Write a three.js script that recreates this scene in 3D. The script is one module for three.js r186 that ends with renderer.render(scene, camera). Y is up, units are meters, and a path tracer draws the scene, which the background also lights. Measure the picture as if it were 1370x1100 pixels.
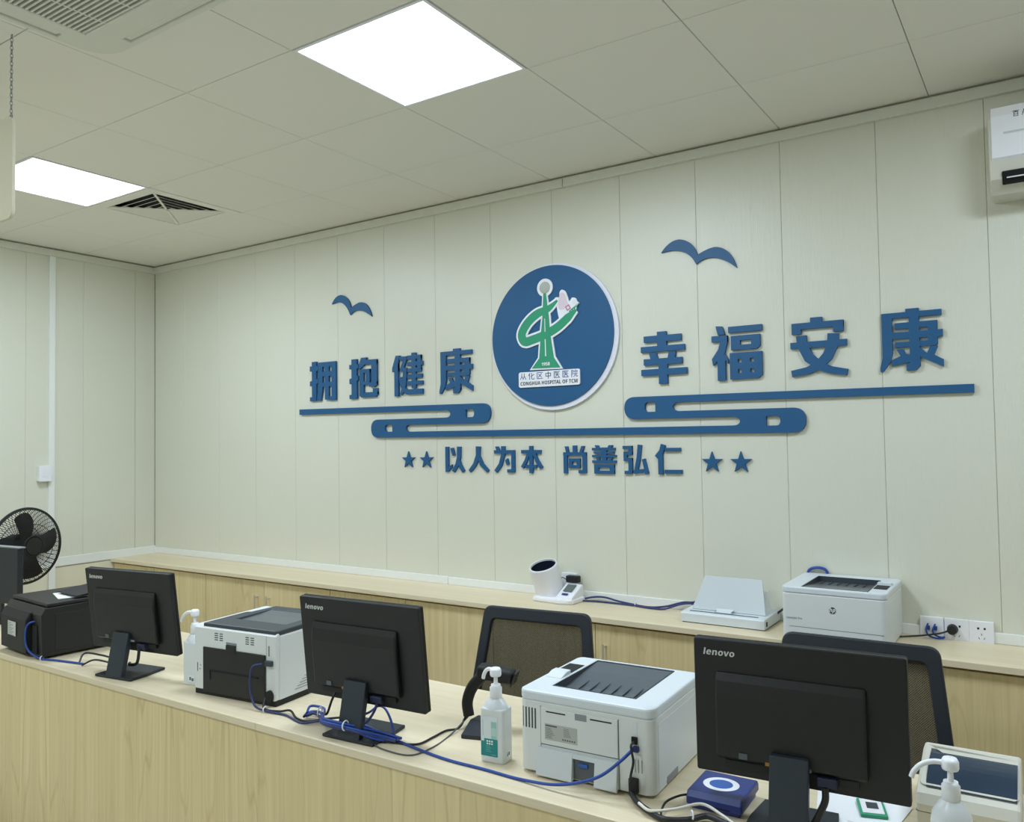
import * as THREE from 'three';
import { RoundedBoxGeometry } from 'three/addons/geometries/RoundedBoxGeometry.js';
import { mergeGeometries } from 'three/addons/utils/BufferGeometryUtils.js';
import { RectAreaLightUniformsLib } from 'three/addons/lights/RectAreaLightUniformsLib.js';
import { FontLoader } from 'three/addons/loaders/FontLoader.js';
import { TextGeometry } from 'three/addons/geometries/TextGeometry.js';

// ---------------------------------------------------------------- camera, light, exposure
const W = 1370, H = 1100;
const scene = new THREE.Scene();
scene.background = new THREE.Color(0x202020);
const camera = new THREE.PerspectiveCamera(53.54, W / H, 0.05, 60);
camera.position.set(5.778, 1.65, 3.707);
camera.rotation.order = 'YXZ';
camera.rotation.set(0.03562, 0.58711, -0.01508);
scene.add(camera);
const renderer = new THREE.WebGLRenderer({ antialias: true });
renderer.toneMapping = THREE.LinearToneMapping;
renderer.toneMappingExposure = 2.5;
renderer.shadowMap.enabled = true;
RectAreaLightUniformsLib.init();
const LIGHT_POWER = 11.1, LIGHT_COLOR = new THREE.Color().setRGB(0.69, 0.823, 1.0);

// ---------------------------------------------------------------- helpers
const font = await new FontLoader().loadAsync('fonts/droid/droid_sans_bold.typeface.json');
let seed = 7;
const rnd = () => { seed = (seed * 1664525 + 1013904223) % 4294967296; return seed / 4294967296; };
const names = {};
const numbered = (n) => { const k = (names[n] = (names[n] ?? -1) + 1); return k ? `${n}_${String(k).padStart(3, '0')}` : n; };
const V3 = (p) => new THREE.Vector3(...p);
function tag(o, label, category, group, kind) {
  if (label) o.userData.label = label;
  if (category) o.userData.category = category;
  if (group) o.userData.group = group;
  if (kind) o.userData.kind = kind;
  return o;
}
function thing(name, label, category, pos = [0, 0, 0], turn = 0, group) {
  const g = new THREE.Group(); g.name = numbered(name);
  g.position.set(...pos); g.rotation.y = turn; scene.add(g);
  return tag(g, label, category, group);
}
function shell(name) { const g = new THREE.Group(); g.name = name; g.userData.kind = 'structure'; scene.add(g); return g; }
function part(parent, name, geo, material, label) {
  const m = new THREE.Mesh(Array.isArray(geo) ? join(geo) : geo, material);
  m.name = name; m.castShadow = m.receiveShadow = true; parent.add(m);
  if (label) m.userData.label = label;
  return m;
}
function single(name, geo, material, label, category, group) {
  const m = part(scene, numbered(name), geo, material);
  return tag(m, label, category, group);
}
function join(list) {
  return mergeGeometries(list.map((g) => {
    const q = g.index ? g.toNonIndexed() : g;
    for (const k of Object.keys(q.attributes)) if (!['position', 'normal', 'uv'].includes(k)) q.deleteAttribute(k);
    if (!q.attributes.uv) q.setAttribute('uv', new THREE.BufferAttribute(new Float32Array(q.attributes.position.count * 2), 2));
    return q;
  }));
}
const at = (g, x, y, z) => g.translate(x, y, z);
const box = (w, h, d, x = 0, y = 0, z = 0, r = 0.003) => at(r > 0 ? new RoundedBoxGeometry(w, h, d, 2, Math.min(r, w / 2.01, h / 2.01, d / 2.01)) : new THREE.BoxGeometry(w, h, d), x, y, z);
const span = (x0, x1, y0, y1, z0, z1, r = 0.002) => box(x1 - x0, y1 - y0, z1 - z0, (x0 + x1) / 2, (y0 + y1) / 2, (z0 + z1) / 2, r);
const cyl = (r0, r1, h, x = 0, y = 0, z = 0, n = 28) => at(new THREE.CylinderGeometry(r0, r1, h, n), x, y, z);
const lathe = (pts, n = 32) => new THREE.LatheGeometry(pts.map((p) => new THREE.Vector2(...p)), n);
const tube = (pts, r, n, closed = false) => new THREE.TubeGeometry(new THREE.CatmullRomCurve3(pts.map(V3), closed, 'centripetal'), n ?? Math.max(12, pts.length * 8), r, 8, closed);
const shapeOf = (pts) => { const s = new THREE.Shape(); pts.forEach(([x, y], i) => (i ? s.lineTo(x, y) : s.moveTo(x, y))); return s; };
const extrude = (shape, depth, bevel = 0, curve = 14) => new THREE.ExtrudeGeometry(shape, { depth: depth - 2 * bevel, bevelEnabled: bevel > 0, bevelSize: bevel, bevelThickness: bevel, bevelOffset: -bevel, bevelSegments: 2, curveSegments: curve }).translate(0, 0, bevel);
function roundRect(x0, y0, x1, y1, r, s = new THREE.Shape()) {
  s.moveTo(x0 + r, y0); s.lineTo(x1 - r, y0); s.absarc(x1 - r, y0 + r, r, -Math.PI / 2, 0); s.lineTo(x1, y1 - r); s.absarc(x1 - r, y1 - r, r, 0, Math.PI / 2);
  s.lineTo(x0 + r, y1); s.absarc(x0 + r, y1 - r, r, Math.PI / 2, Math.PI); s.lineTo(x0, y0 + r); s.absarc(x0 + r, y0 + r, r, Math.PI, 1.5 * Math.PI);
  return s;
}
const rectHole = (s, x0, y0, x1, y1) => { const p = new THREE.Path(); p.moveTo(x0, y0); p.lineTo(x0, y1); p.lineTo(x1, y1); p.lineTo(x1, y0); s.holes.push(p); return s; };
// a side profile in (z, y) swept along x
const sweepX = (pts, x0, x1, bevel = 0) => extrude(shapeOf(pts), x1 - x0, bevel).rotateY(-Math.PI / 2).translate(x1, 0, 0);
// slab with chamfered front edges: its face looks along +z, its back lies on z = 0
function chamferSlab(w, h, d, c) {
  const a = [[-w / 2, -h / 2], [w / 2, -h / 2], [w / 2, h / 2], [-w / 2, h / 2]], f = a.map(([x, y]) => [x - Math.sign(x) * c, y - Math.sign(y) * c]);
  const P = [];
  const quad = (p, q, r, s) => P.push(...p, ...q, ...r, ...p, ...r, ...s);
  quad([...f[0], d], [...f[1], d], [...f[2], d], [...f[3], d]);
  for (let i = 0; i < 4; i++) {
    const j = (i + 1) % 4;
    quad([...a[i], d - c], [...a[j], d - c], [...f[j], d], [...f[i], d]);
    quad([...a[i], 0], [...a[j], 0], [...a[j], d - c], [...a[i], d - c]);
  }
  quad([...a[3], 0], [...a[2], 0], [...a[1], 0], [...a[0], 0]);
  const g = new THREE.BufferGeometry();
  g.setAttribute('position', new THREE.BufferAttribute(new Float32Array(P), 3));
  g.computeVertexNormals();
  return metreUV(g, 'y');
}
// uv in metres; v runs along the grain
function metreUV(g, grain, du = 0, dv = 0) {
  g = g.index ? g.toNonIndexed() : g;
  const p = g.attributes.position, n = g.attributes.normal, uv = new Float32Array(p.count * 2), gi = 'xyz'.indexOf(grain);
  for (let i = 0; i < p.count; i++) {
    const c = [p.getX(i), p.getY(i), p.getZ(i)], m = [Math.abs(n.getX(i)), Math.abs(n.getY(i)), Math.abs(n.getZ(i))];
    let k = m.indexOf(Math.max(...m));
    const others = [0, 1, 2].filter((a) => a !== k);
    let vi = others.includes(gi) ? gi : others[1], ui = others.find((a) => a !== vi);
    uv[2 * i] = c[ui] + du; uv[2 * i + 1] = c[vi] + dv;
  }
  g.setAttribute('uv', new THREE.BufferAttribute(uv, 2));
  return g;
}

// ---------------------------------------------------------------- materials
const std = (color, roughness = 0.5, extra = {}) => new THREE.MeshPhysicalMaterial({ color: new THREE.Color(color), roughness, ...extra });
const hash = (x, y, s) => { let h = Math.imul(x | 0, 374761393) + Math.imul(y | 0, 668265263) + Math.imul(s, 2147483647 - 61); h = Math.imul(h ^ (h >>> 13), 1274126177); return ((h ^ (h >>> 16)) >>> 0) / 4294967296; };
function noise(x, y, s) {
  const xi = Math.floor(x), yi = Math.floor(y), fx = x - xi, fy = y - yi, u = fx * fx * (3 - 2 * fx), v = fy * fy * (3 - 2 * fy);
  return (hash(xi, yi, s) * (1 - u) + hash(xi + 1, yi, s) * u) * (1 - v) + (hash(xi, yi + 1, s) * (1 - u) + hash(xi + 1, yi + 1, s) * u) * v;
}
function texture(w, h, fn, srgb, ru, rv) {
  const d = new Uint8Array(w * h * 4);
  for (let y = 0; y < h; y++) for (let x = 0; x < w; x++) { const c = fn(x / w, y / h); d.set([c[0], c[1], c[2], 255], (y * w + x) * 4); }
  const t = new THREE.DataTexture(d, w, h);
  t.wrapS = t.wrapT = THREE.MirroredRepeatWrapping; t.magFilter = THREE.LinearFilter; t.minFilter = THREE.LinearMipmapLinearFilter; t.generateMipmaps = true;
  if (srgb) t.colorSpace = THREE.SRGBColorSpace;
  t.repeat.set(1 / ru, 1 / rv); t.needsUpdate = true;
  return t;
}
// pale ash laminate: 1.1 m across the grain, 1.7 m along it
function woodTexture(light, dark, s) {
  return texture(1024, 768, (u, v) => {
    const x = u * 1.1, y = v * 1.7;
    const warp = (noise(x * 40, y * 3, s) - 0.5) * 0.16;
    const field = noise(x * 9 + 0.3, y * 0.9, s + 5) * 7 + noise(x * 23, y * 1.6, s + 6) * 2.2 + warp * 3;
    const f = Math.abs(field - Math.round(field)), strength = Math.max(0, noise(x * 6, y * 1.1, s + 7) * 1.5 - 0.45);
    let g = Math.max(0, 1 - f / 0.13) * 0.42 * strength;
    g += (noise(x * 300, y * 4, s + 2) - 0.5) * 0.15 + (noise(x * 75, y * 1.6, s + 3) - 0.5) * 0.26 + (noise(x * 9, y * 0.6, s + 4) - 0.5) * 0.3;
    const k = Math.min(1, Math.max(0, 0.3 + g));
    return [0, 1, 2].map((i) => light[i] + (dark[i] - light[i]) * k);
  }, true, 1.1, 1.7);
}
const MAT = {
  wood: new THREE.MeshPhysicalMaterial({ map: woodTexture([240, 221, 169], [197, 173, 118], 11), roughness: 0.42 }),
  woodTop: new THREE.MeshPhysicalMaterial({ map: woodTexture([240, 226, 194], [210, 192, 152], 23), roughness: 0.36 }),
  wall: new THREE.MeshPhysicalMaterial({
    color: new THREE.Color().setRGB(0.745, 0.74, 0.61), roughness: 0.37,
    bumpMap: texture(512, 512, (u, v) => { const a = noise(u * 150, v * 14, 2) * 0.6 + noise(u * 330, v * 60, 3) * 0.4; const c = a * 255; return [c, c, c]; }, false, 0.4, 1.1), bumpScale: 0.0007,
  }),
  ceiling: std(0xeeeadc, 0.75), ceilingCore: std(0x8c8a80, 0.9), wallCore: std(0x9a988c, 0.9),
  trim: std(0xf0f1ea, 0.4), cornice: std(0xe0dfd0, 0.45), floor: std(0xcbc8be, 0.35), wainscot: std(0xeae3c8, 0.6),
  blue: std(0x145684, 0.5), blueSide: std(0x1d5684, 0.45), whiteRim: std(0xeaeaf2, 0.4), green: std(0x2f9a72, 0.45), silver: std(0xb4b8ad, 0.5), pink: std(0xe2d2da, 0.5), white: std(0xf2f2f4, 0.45),
  black: std(0x161717, 0.45), blackMatt: std(0x171818, 0.62), blackBlue: std(0x1e242c, 0.5), blackGloss: std(0x151618, 0.2), grey: std(0x8f9394, 0.5), darkGrey: std(0x3a4147, 0.45), midGrey: std(0x565d62, 0.3),
  printerWhite: std(0xdde4e6, 0.4), printerGrey: std(0xe2e5e1, 0.45), printerSide: std(0xdfe4e4, 0.45), beige: std(0xd6d3c4, 0.42), lid: std(0x27394c, 0.2),
  hole: std(0x111213, 0.8), steel: std(0xd8d4c4, 0.35, { metalness: 0.5 }), neck: std(0x2a323b, 0.45), connector: std(0x20233f, 0.5), trayGrey: std(0xc9d0d0, 0.45), aluminium: std(0xd9dad6, 0.4, { metalness: 0.3 }),
  cableBlack: std(0x1c1d20, 0.45), cableBlue: std(0x23489a, 0.4), cableNavy: std(0x2a3468, 0.42), cableGrey: std(0x5b5c5a, 0.5), cableWhite: std(0xe6e3d6, 0.45), tie: std(0xeff1f0, 0.4),
  bottle: std(0xf1f5f5, 0.3, { transmission: 0.25, thickness: 0 }), pump: std(0xf5f6f7, 0.32), paper: std(0xf1f2f2, 0.8), navy: std(0x27397f, 0.38), usbBlue: std(0x2f5fae, 0.4),
  mesh: new THREE.MeshPhysicalMaterial({ color: 0x35342c, roughness: 0.8, transparent: true, side: THREE.DoubleSide, alphaMap: texture(256, 256, (u, v) => { const a = Math.cos(u * Math.PI * 16) * Math.cos(v * Math.PI * 16), c = 255 * (0.63 + 0.26 * a); return [c, c, c]; }, false, 0.056, 0.056) }),
  board: std(0xdcd5ba, 0.8),
};
MAT.diffuser = new THREE.MeshStandardMaterial({ color: 0xffffff, emissive: 0xffffff, emissiveIntensity: 1.6, roughness: 0.6 });

// a printed label drawn on a canvas: a thin plate whose face looks along +z
function print(parent, name, w, h, draw, pos, rot = [0, 0, 0], px = 256, material = {}) {
  const c = document.createElement('canvas'); c.width = px; c.height = Math.max(8, Math.round(px * h / w));
  const k = c.getContext('2d'); draw(k, c.width, c.height);
  const t = new THREE.CanvasTexture(c); t.colorSpace = THREE.SRGBColorSpace;
  const g = new THREE.BoxGeometry(w, h, 0.0008);
  const m = part(parent, name, g, new THREE.MeshPhysicalMaterial({ map: t, roughness: 0.5, ...material }));
  m.position.set(...pos); m.rotation.set(...rot);
  return m;
}
const text = (s, size, depth) => { const g = new TextGeometry(s, { font, size, depth, curveSegments: 4, bevelEnabled: false }); g.computeBoundingBox(); const b = g.boundingBox; return g.translate(-(b.min.x + b.max.x) / 2, -(b.min.y + b.max.y) / 2, 0); };

// ---------------------------------------------------------------- the room
const CEIL = 3.033, ROOM_X = 9.2, ROOM_Z = 5.8, TOP = 0.8305, DESK = 0.75;
{
  const fl = shell('floor');
  const core = part(fl, 'floor_slab', span(-0.3, ROOM_X + 0.3, -0.2, -0.012, -0.3, ROOM_Z + 0.3, 0), MAT.wallCore);
  const tileGeo = chamferSlab(0.597, 0.597, 0.012, 0.001).rotateX(-Math.PI / 2);
  for (let i = 0; i < 15; i++) for (let j = 0; j < 10; j++) part(fl, numbered('floor_tile'), tileGeo, MAT.floor).position.set(0.3 + i * 0.6, -0.012, 0.3 + j * 0.6);

  const back = shell('wall_back');
  part(back, 'wall_core', span(-0.3, ROOM_X + 0.3, -0.2, 3.4, -0.25, -0.022, 0), MAT.wallCore);
  const wp = chamferSlab(0.399, CEIL + 0.02, 0.022, 0.0018), first = chamferSlab(0.382, CEIL + 0.02, 0.022, 0.0018);
  for (let k = 0; k < 23; k++) {
    const m = part(back, numbered('wall_panel'), k ? wp : first, MAT.wall);
    m.position.set(k ? -0.017 + 0.4 * k + 0.2 : 0.1915, (CEIL + 0.02) / 2, -0.022);
  }
  const left = shell('wall_left');
  part(left, 'wall_core', span(-0.25, -0.022, -0.2, 3.4, -0.02, ROOM_Z + 0.3, 0), MAT.wallCore);
  const lp = chamferSlab(0.393, CEIL + 0.02, 0.022, 0.0018).rotateY(Math.PI / 2), lfirst = chamferSlab(0.160, CEIL + 0.02, 0.022, 0.0018).rotateY(Math.PI / 2);
  for (let k = 0; k < 15; k++) {
    const m = part(left, numbered('wall_panel'), k ? lp : lfirst, MAT.wall);
    m.position.set(-0.022, (CEIL + 0.02) / 2, k ? 0.163 + 0.394 * (k - 1) + 0.197 : 0.081);
  }
  part(left, 'lower_panel', span(0, 0.006, 0, 0.815, 0.005, ROOM_Z, 0), MAT.wainscot);
  const right = shell('wall_right');
  part(right, 'wall_core', span(ROOM_X, ROOM_X + 0.25, -0.2, 3.4, -0.02, ROOM_Z + 0.3, 0), MAT.wall);
  const front = shell('wall_front');
  part(front, 'wall_core', span(-0.02, ROOM_X + 0.3, -0.2, 3.4, ROOM_Z, ROOM_Z + 0.25, 0), MAT.wall);

  // cornice, chair-rail and trims
  const trims = [
    span(0.02, 3.663, 2.977, 3.023, 0.0, 0.022, 0.003), span(3.666, ROOM_X, 2.977, 3.023, 0.0, 0.022, 0.003),
    span(0.0, 0.022, 2.977, 3.023, 0.0, ROOM_Z, 0.003),
    span(0.0, 2.86, TOP, 0.875, 0.0, 0.012, 0.003), span(2.862, ROOM_X, TOP, 0.873, 0.0, 0.012, 0.003),
    span(0.0, 0.014, 0.824, 0.885, 0.0, ROOM_Z, 0.003),
  ];
  trims.forEach((g, i) => tag(part(scene, `trim_${i + 1}`, g, i < 3 ? MAT.cornice : MAT.trim), null, null, null, 'structure'));

  // the suspended ceiling: square metal tiles on a 0.6 m grid
  const c = shell('ceiling');
  part(c, 'ceiling_core', span(-0.25, ROOM_X + 0.25, CEIL + 0.06, 3.4, -0.25, ROOM_Z + 0.25, 0), MAT.ceilingCore);
}
const GX = 1.172, GZ = 0.571, PITCH = 0.6028;
const taken = new Set();
const LIGHTS = [[0, 1, 'square white ceiling light panel at the left, above the slatted air vent'], [4, 1, 'large square white ceiling light panel, nearest the camera']];
const HIDDEN_LIGHTS = [[0, 5], [4, 5], [8, 1]];
for (const [i, j] of [...LIGHTS, ...HIDDEN_LIGHTS]) taken.add(`${i},${j + 1}`);
taken.add('0,1');
{
  const c = scene.getObjectByName('ceiling'), cache = {};
  const xs = [0.0]; for (let k = -1; k < 15; k++) { const x = GX + PITCH * k; if (x < ROOM_X) xs.push(x); } xs.push(ROOM_X);
  const zs = [0.0]; for (let k = 0; k < 10; k++) { const z = GZ + PITCH * k; if (z < ROOM_Z) zs.push(z); } zs.push(ROOM_Z);
  for (let a = 0; a + 1 < xs.length; a++) for (let b = 0; b + 1 < zs.length; b++) {
    const i = Math.round((xs[a] - GX) / PITCH), j = b;      // column, row (row 0 touches the back wall)
    if (xs[a] > 0.1 && taken.has(`${i},${j}`)) continue;
    const w = xs[a + 1] - xs[a] - 0.0026, d = zs[b + 1] - zs[b] - 0.0026, key = `${w.toFixed(3)},${d.toFixed(3)}`;
    cache[key] ??= chamferSlab(w, d, 0.016, 0.0016).rotateX(Math.PI / 2);
    part(c, numbered('ceiling_tile'), cache[key], MAT.ceiling).position.set((xs[a] + xs[a + 1]) / 2, CEIL + 0.016, (zs[b] + zs[b + 1]) / 2);
  }
}
function ceilingLight(i, j, label) {
  const x = GX + PITCH * (i + 0.5), z = GZ + PITCH * (j + 0.5), s = PITCH / 2 - 0.003;
  const t = thing('ceiling_light', label, 'ceiling light', [x, CEIL, z]);
  const fr = rectHole(shapeOf([[-s, -s], [s, -s], [s, s], [-s, s]]), -s + 0.012, -s + 0.012, s - 0.012, s - 0.012);
  part(t, 'frame', extrude(fr, 0.03, 0.0015).rotateX(-Math.PI / 2).translate(0, -0.003, 0), MAT.white);
  part(t, 'diffuser', span(-s + 0.011, s - 0.011, 0.002, 0.012, -s + 0.011, s - 0.011, 0), MAT.diffuser);
  const L = new THREE.RectAreaLight(LIGHT_COLOR, LIGHT_POWER, 2 * s - 0.03, 2 * s - 0.03);
  L.position.set(0, -0.004, 0); L.rotation.x = -Math.PI / 2; t.add(L);
}
for (const [i, j, label] of LIGHTS) ceilingLight(i, j, label);
HIDDEN_LIGHTS.forEach(([i, j], n) => ceilingLight(i, j, ['square white ceiling light panel behind the camera on the left', 'square white ceiling light panel behind the camera in the middle', 'square white ceiling light panel beyond the right edge near the back wall'][n]));

{ // louvred air vent in the ceiling
  const t = thing('air_vent', 'square ceiling air vent with angled slats beside the left light panel', 'air vent', [GX + PITCH / 2, CEIL, GZ + PITCH / 2]);
  const s = PITCH / 2 - 0.003;
  part(t, 'frame', extrude(rectHole(shapeOf([[-s, -s], [s, -s], [s, s], [-s, s]]), -0.235, -0.235, 0.235, 0.235), 0.014, 0.0015).rotateX(-Math.PI / 2).translate(0, -0.002, 0), MAT.ceiling);
  part(t, 'duct', [span(-0.24, 0.24, 0.05, 0.056, -0.24, 0.24, 0), ...[0, 1, 2, 3].map((k) => span(-0.24, 0.24, 0, 0.056, 0.236, 0.24, 0).rotateY(k * Math.PI / 2))], MAT.hole);
  for (let k = 0; k < 4; k++) for (let n = 0; n < 5; n++) {   // four triangular fields of slats, mitred on the diagonals
    const r0 = 0.232 - n * 0.045, r1 = r0 - 0.026;
    const g = new THREE.BufferGeometry(), y0 = 0.0, y1 = 0.012, th = 0.002;
    const P = [];
    const q = (a, b, c, d) => P.push(...a, ...b, ...c, ...a, ...c, ...d);
    const A = [-r0, y0, r0], B = [r0, y0, r0], C = [r1, y1, r1], D = [-r1, y1, r1], up = (p) => [p[0], p[1] + th, p[2]];
    q(D, C, B, A); q(up(A), up(B), up(C), up(D)); q(A, B, up(B), up(A)); q(C, D, up(D), up(C));
    g.setAttribute('position', new THREE.BufferAttribute(new Float32Array(P), 3)); g.computeVertexNormals();
    part(t, 'slat', g.rotateY(k * Math.PI / 2), MAT.ceiling);
  }
  for (let k = 0; k < 4; k++) part(t, 'mitre_bar', span(0.01, 0.325, -0.001, 0.006, -0.006, 0.006, 0.001).rotateY(Math.PI / 4 + k * Math.PI / 2), MAT.ceiling);
}
{ // ceiling cassette air conditioner
  const t = thing('cassette_air_conditioner', 'cream ceiling cassette air conditioner with slatted grille in the top left corner', 'air conditioner', [3.525, CEIL, 2.615]);
  const h = 0.475;
  const s = roundRect(-h, -h, h, h, 0.11);
  rectHole(s, -0.36, -0.335, 0.36, 0.335);
  for (const [x0, y0, x1, y1] of [[-0.29, -0.452, 0.29, -0.424], [-0.29, 0.424, 0.29, 0.452], [-0.452, -0.29, -0.424, 0.29], [0.424, -0.29, 0.452, 0.29]]) rectHole(s, x0, y0, x1, y1);
  part(t, 'face_panel', extrude(s, 0.0285, 0.006).rotateX(-Math.PI / 2).translate(0, -0.029, 0), MAT.cornice);
  part(t, 'grille_backing', span(-0.37, 0.37, -0.008, -0.001, -0.345, 0.345, 0), MAT.hole);
  for (let k = 0; k < 4; k++) part(t, 'vane', span(-0.288, 0.288, -0.022, -0.017, 0.4255, 0.4505, 0.001).rotateX(0).rotateY(k * Math.PI / 2), MAT.cornice);
  for (let k = 0; k < 4; k++) part(t, 'panel_groove', span(-0.33, 0.33, -0.0284, -0.0268, 0.393, 0.3955, 0).rotateY(k * Math.PI / 2), MAT.grey);
  const slat = box(0.72, 0.012, 0.0075, 0, -0.022, 0, 0.002);
  for (let k = 0; k < 41; k++) part(t, 'grille_slat', slat, MAT.cornice).position.z = -0.327 + k * 0.01635;
  for (let k = 0; k < 4; k++) part(t, 'grille_rib', span(-0.003, 0.003, -0.028, -0.014, -0.335, 0.335, 0.001), MAT.cornice).position.x = -0.24 + k * 0.155;
  part(t, 'latch_mark', [span(-0.11, -0.06, -0.0286, -0.0278, -0.366, -0.359, 0), span(-0.066, -0.052, -0.0286, -0.0278, -0.37, -0.355, 0)], MAT.midGrey);
}
{ // chain and the blank board that hangs from it
  const links = [];
  for (let k = 0; k < 21; k++) links.push(new THREE.TorusGeometry(0.0056, 0.0013, 6, 12).scale(0.75, 1.5, 1).rotateY(k % 2 ? Math.PI / 2 : 0).translate(0, -0.006 - k * 0.0134, 0));
  const c = part(scene, 'hanging_chain', links, MAT.grey); c.position.set(2.914, CEIL, 2.392);
  tag(c, 'thin steel link chain hanging from the ceiling at the left edge', 'chain', null, 'stuff');
  const b = thing('hanging_board', 'blank beige board hanging at the left edge in front of the light panel', 'board', [2.933, 2.41, 2.392]);
  const s = roundRect(-1.1, 0, 0, 0.345, 0.03);
  part(b, 'panel', extrude(s, 0.012, 0.002).translate(0, 0, -0.006), MAT.board);
  part(b, 'hook', new THREE.TorusGeometry(0.008, 0.0016, 6, 14).translate(-0.019, 0.3445, 0), MAT.grey);
}
{ // conduit and junction box on the left wall
  const t = thing('cable_conduit', 'white vertical cable trunking running down the left wall', 'conduit', [0, 0, 0]);
  part(t, 'trunking', span(0.0, 0.018, 0.9, 2.976, 0.764, 0.803, 0.002), MAT.trim);
  part(t, 'lower_trunking', span(0.015, 0.033, 0.01, 0.9, 0.764, 0.803, 0.002), MAT.trim);
  const j = thing('junction_box', 'small white switch box on the left wall beside the trunking', 'switch box', [0, 1.418, 0.842]);
  part(j, 'back_box', span(0, 0.036, 0, 0.1, -0.042, 0.037, 0.004), MAT.trim);
  part(j, 'face_plate', span(0.035, 0.044, -0.003, 0.103, -0.044, 0.038, 0.003), MAT.white);
  part(j, 'rocker', span(0.0435, 0.047, 0.03, 0.072, -0.02, 0.014, 0.001), MAT.white);
}

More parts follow.
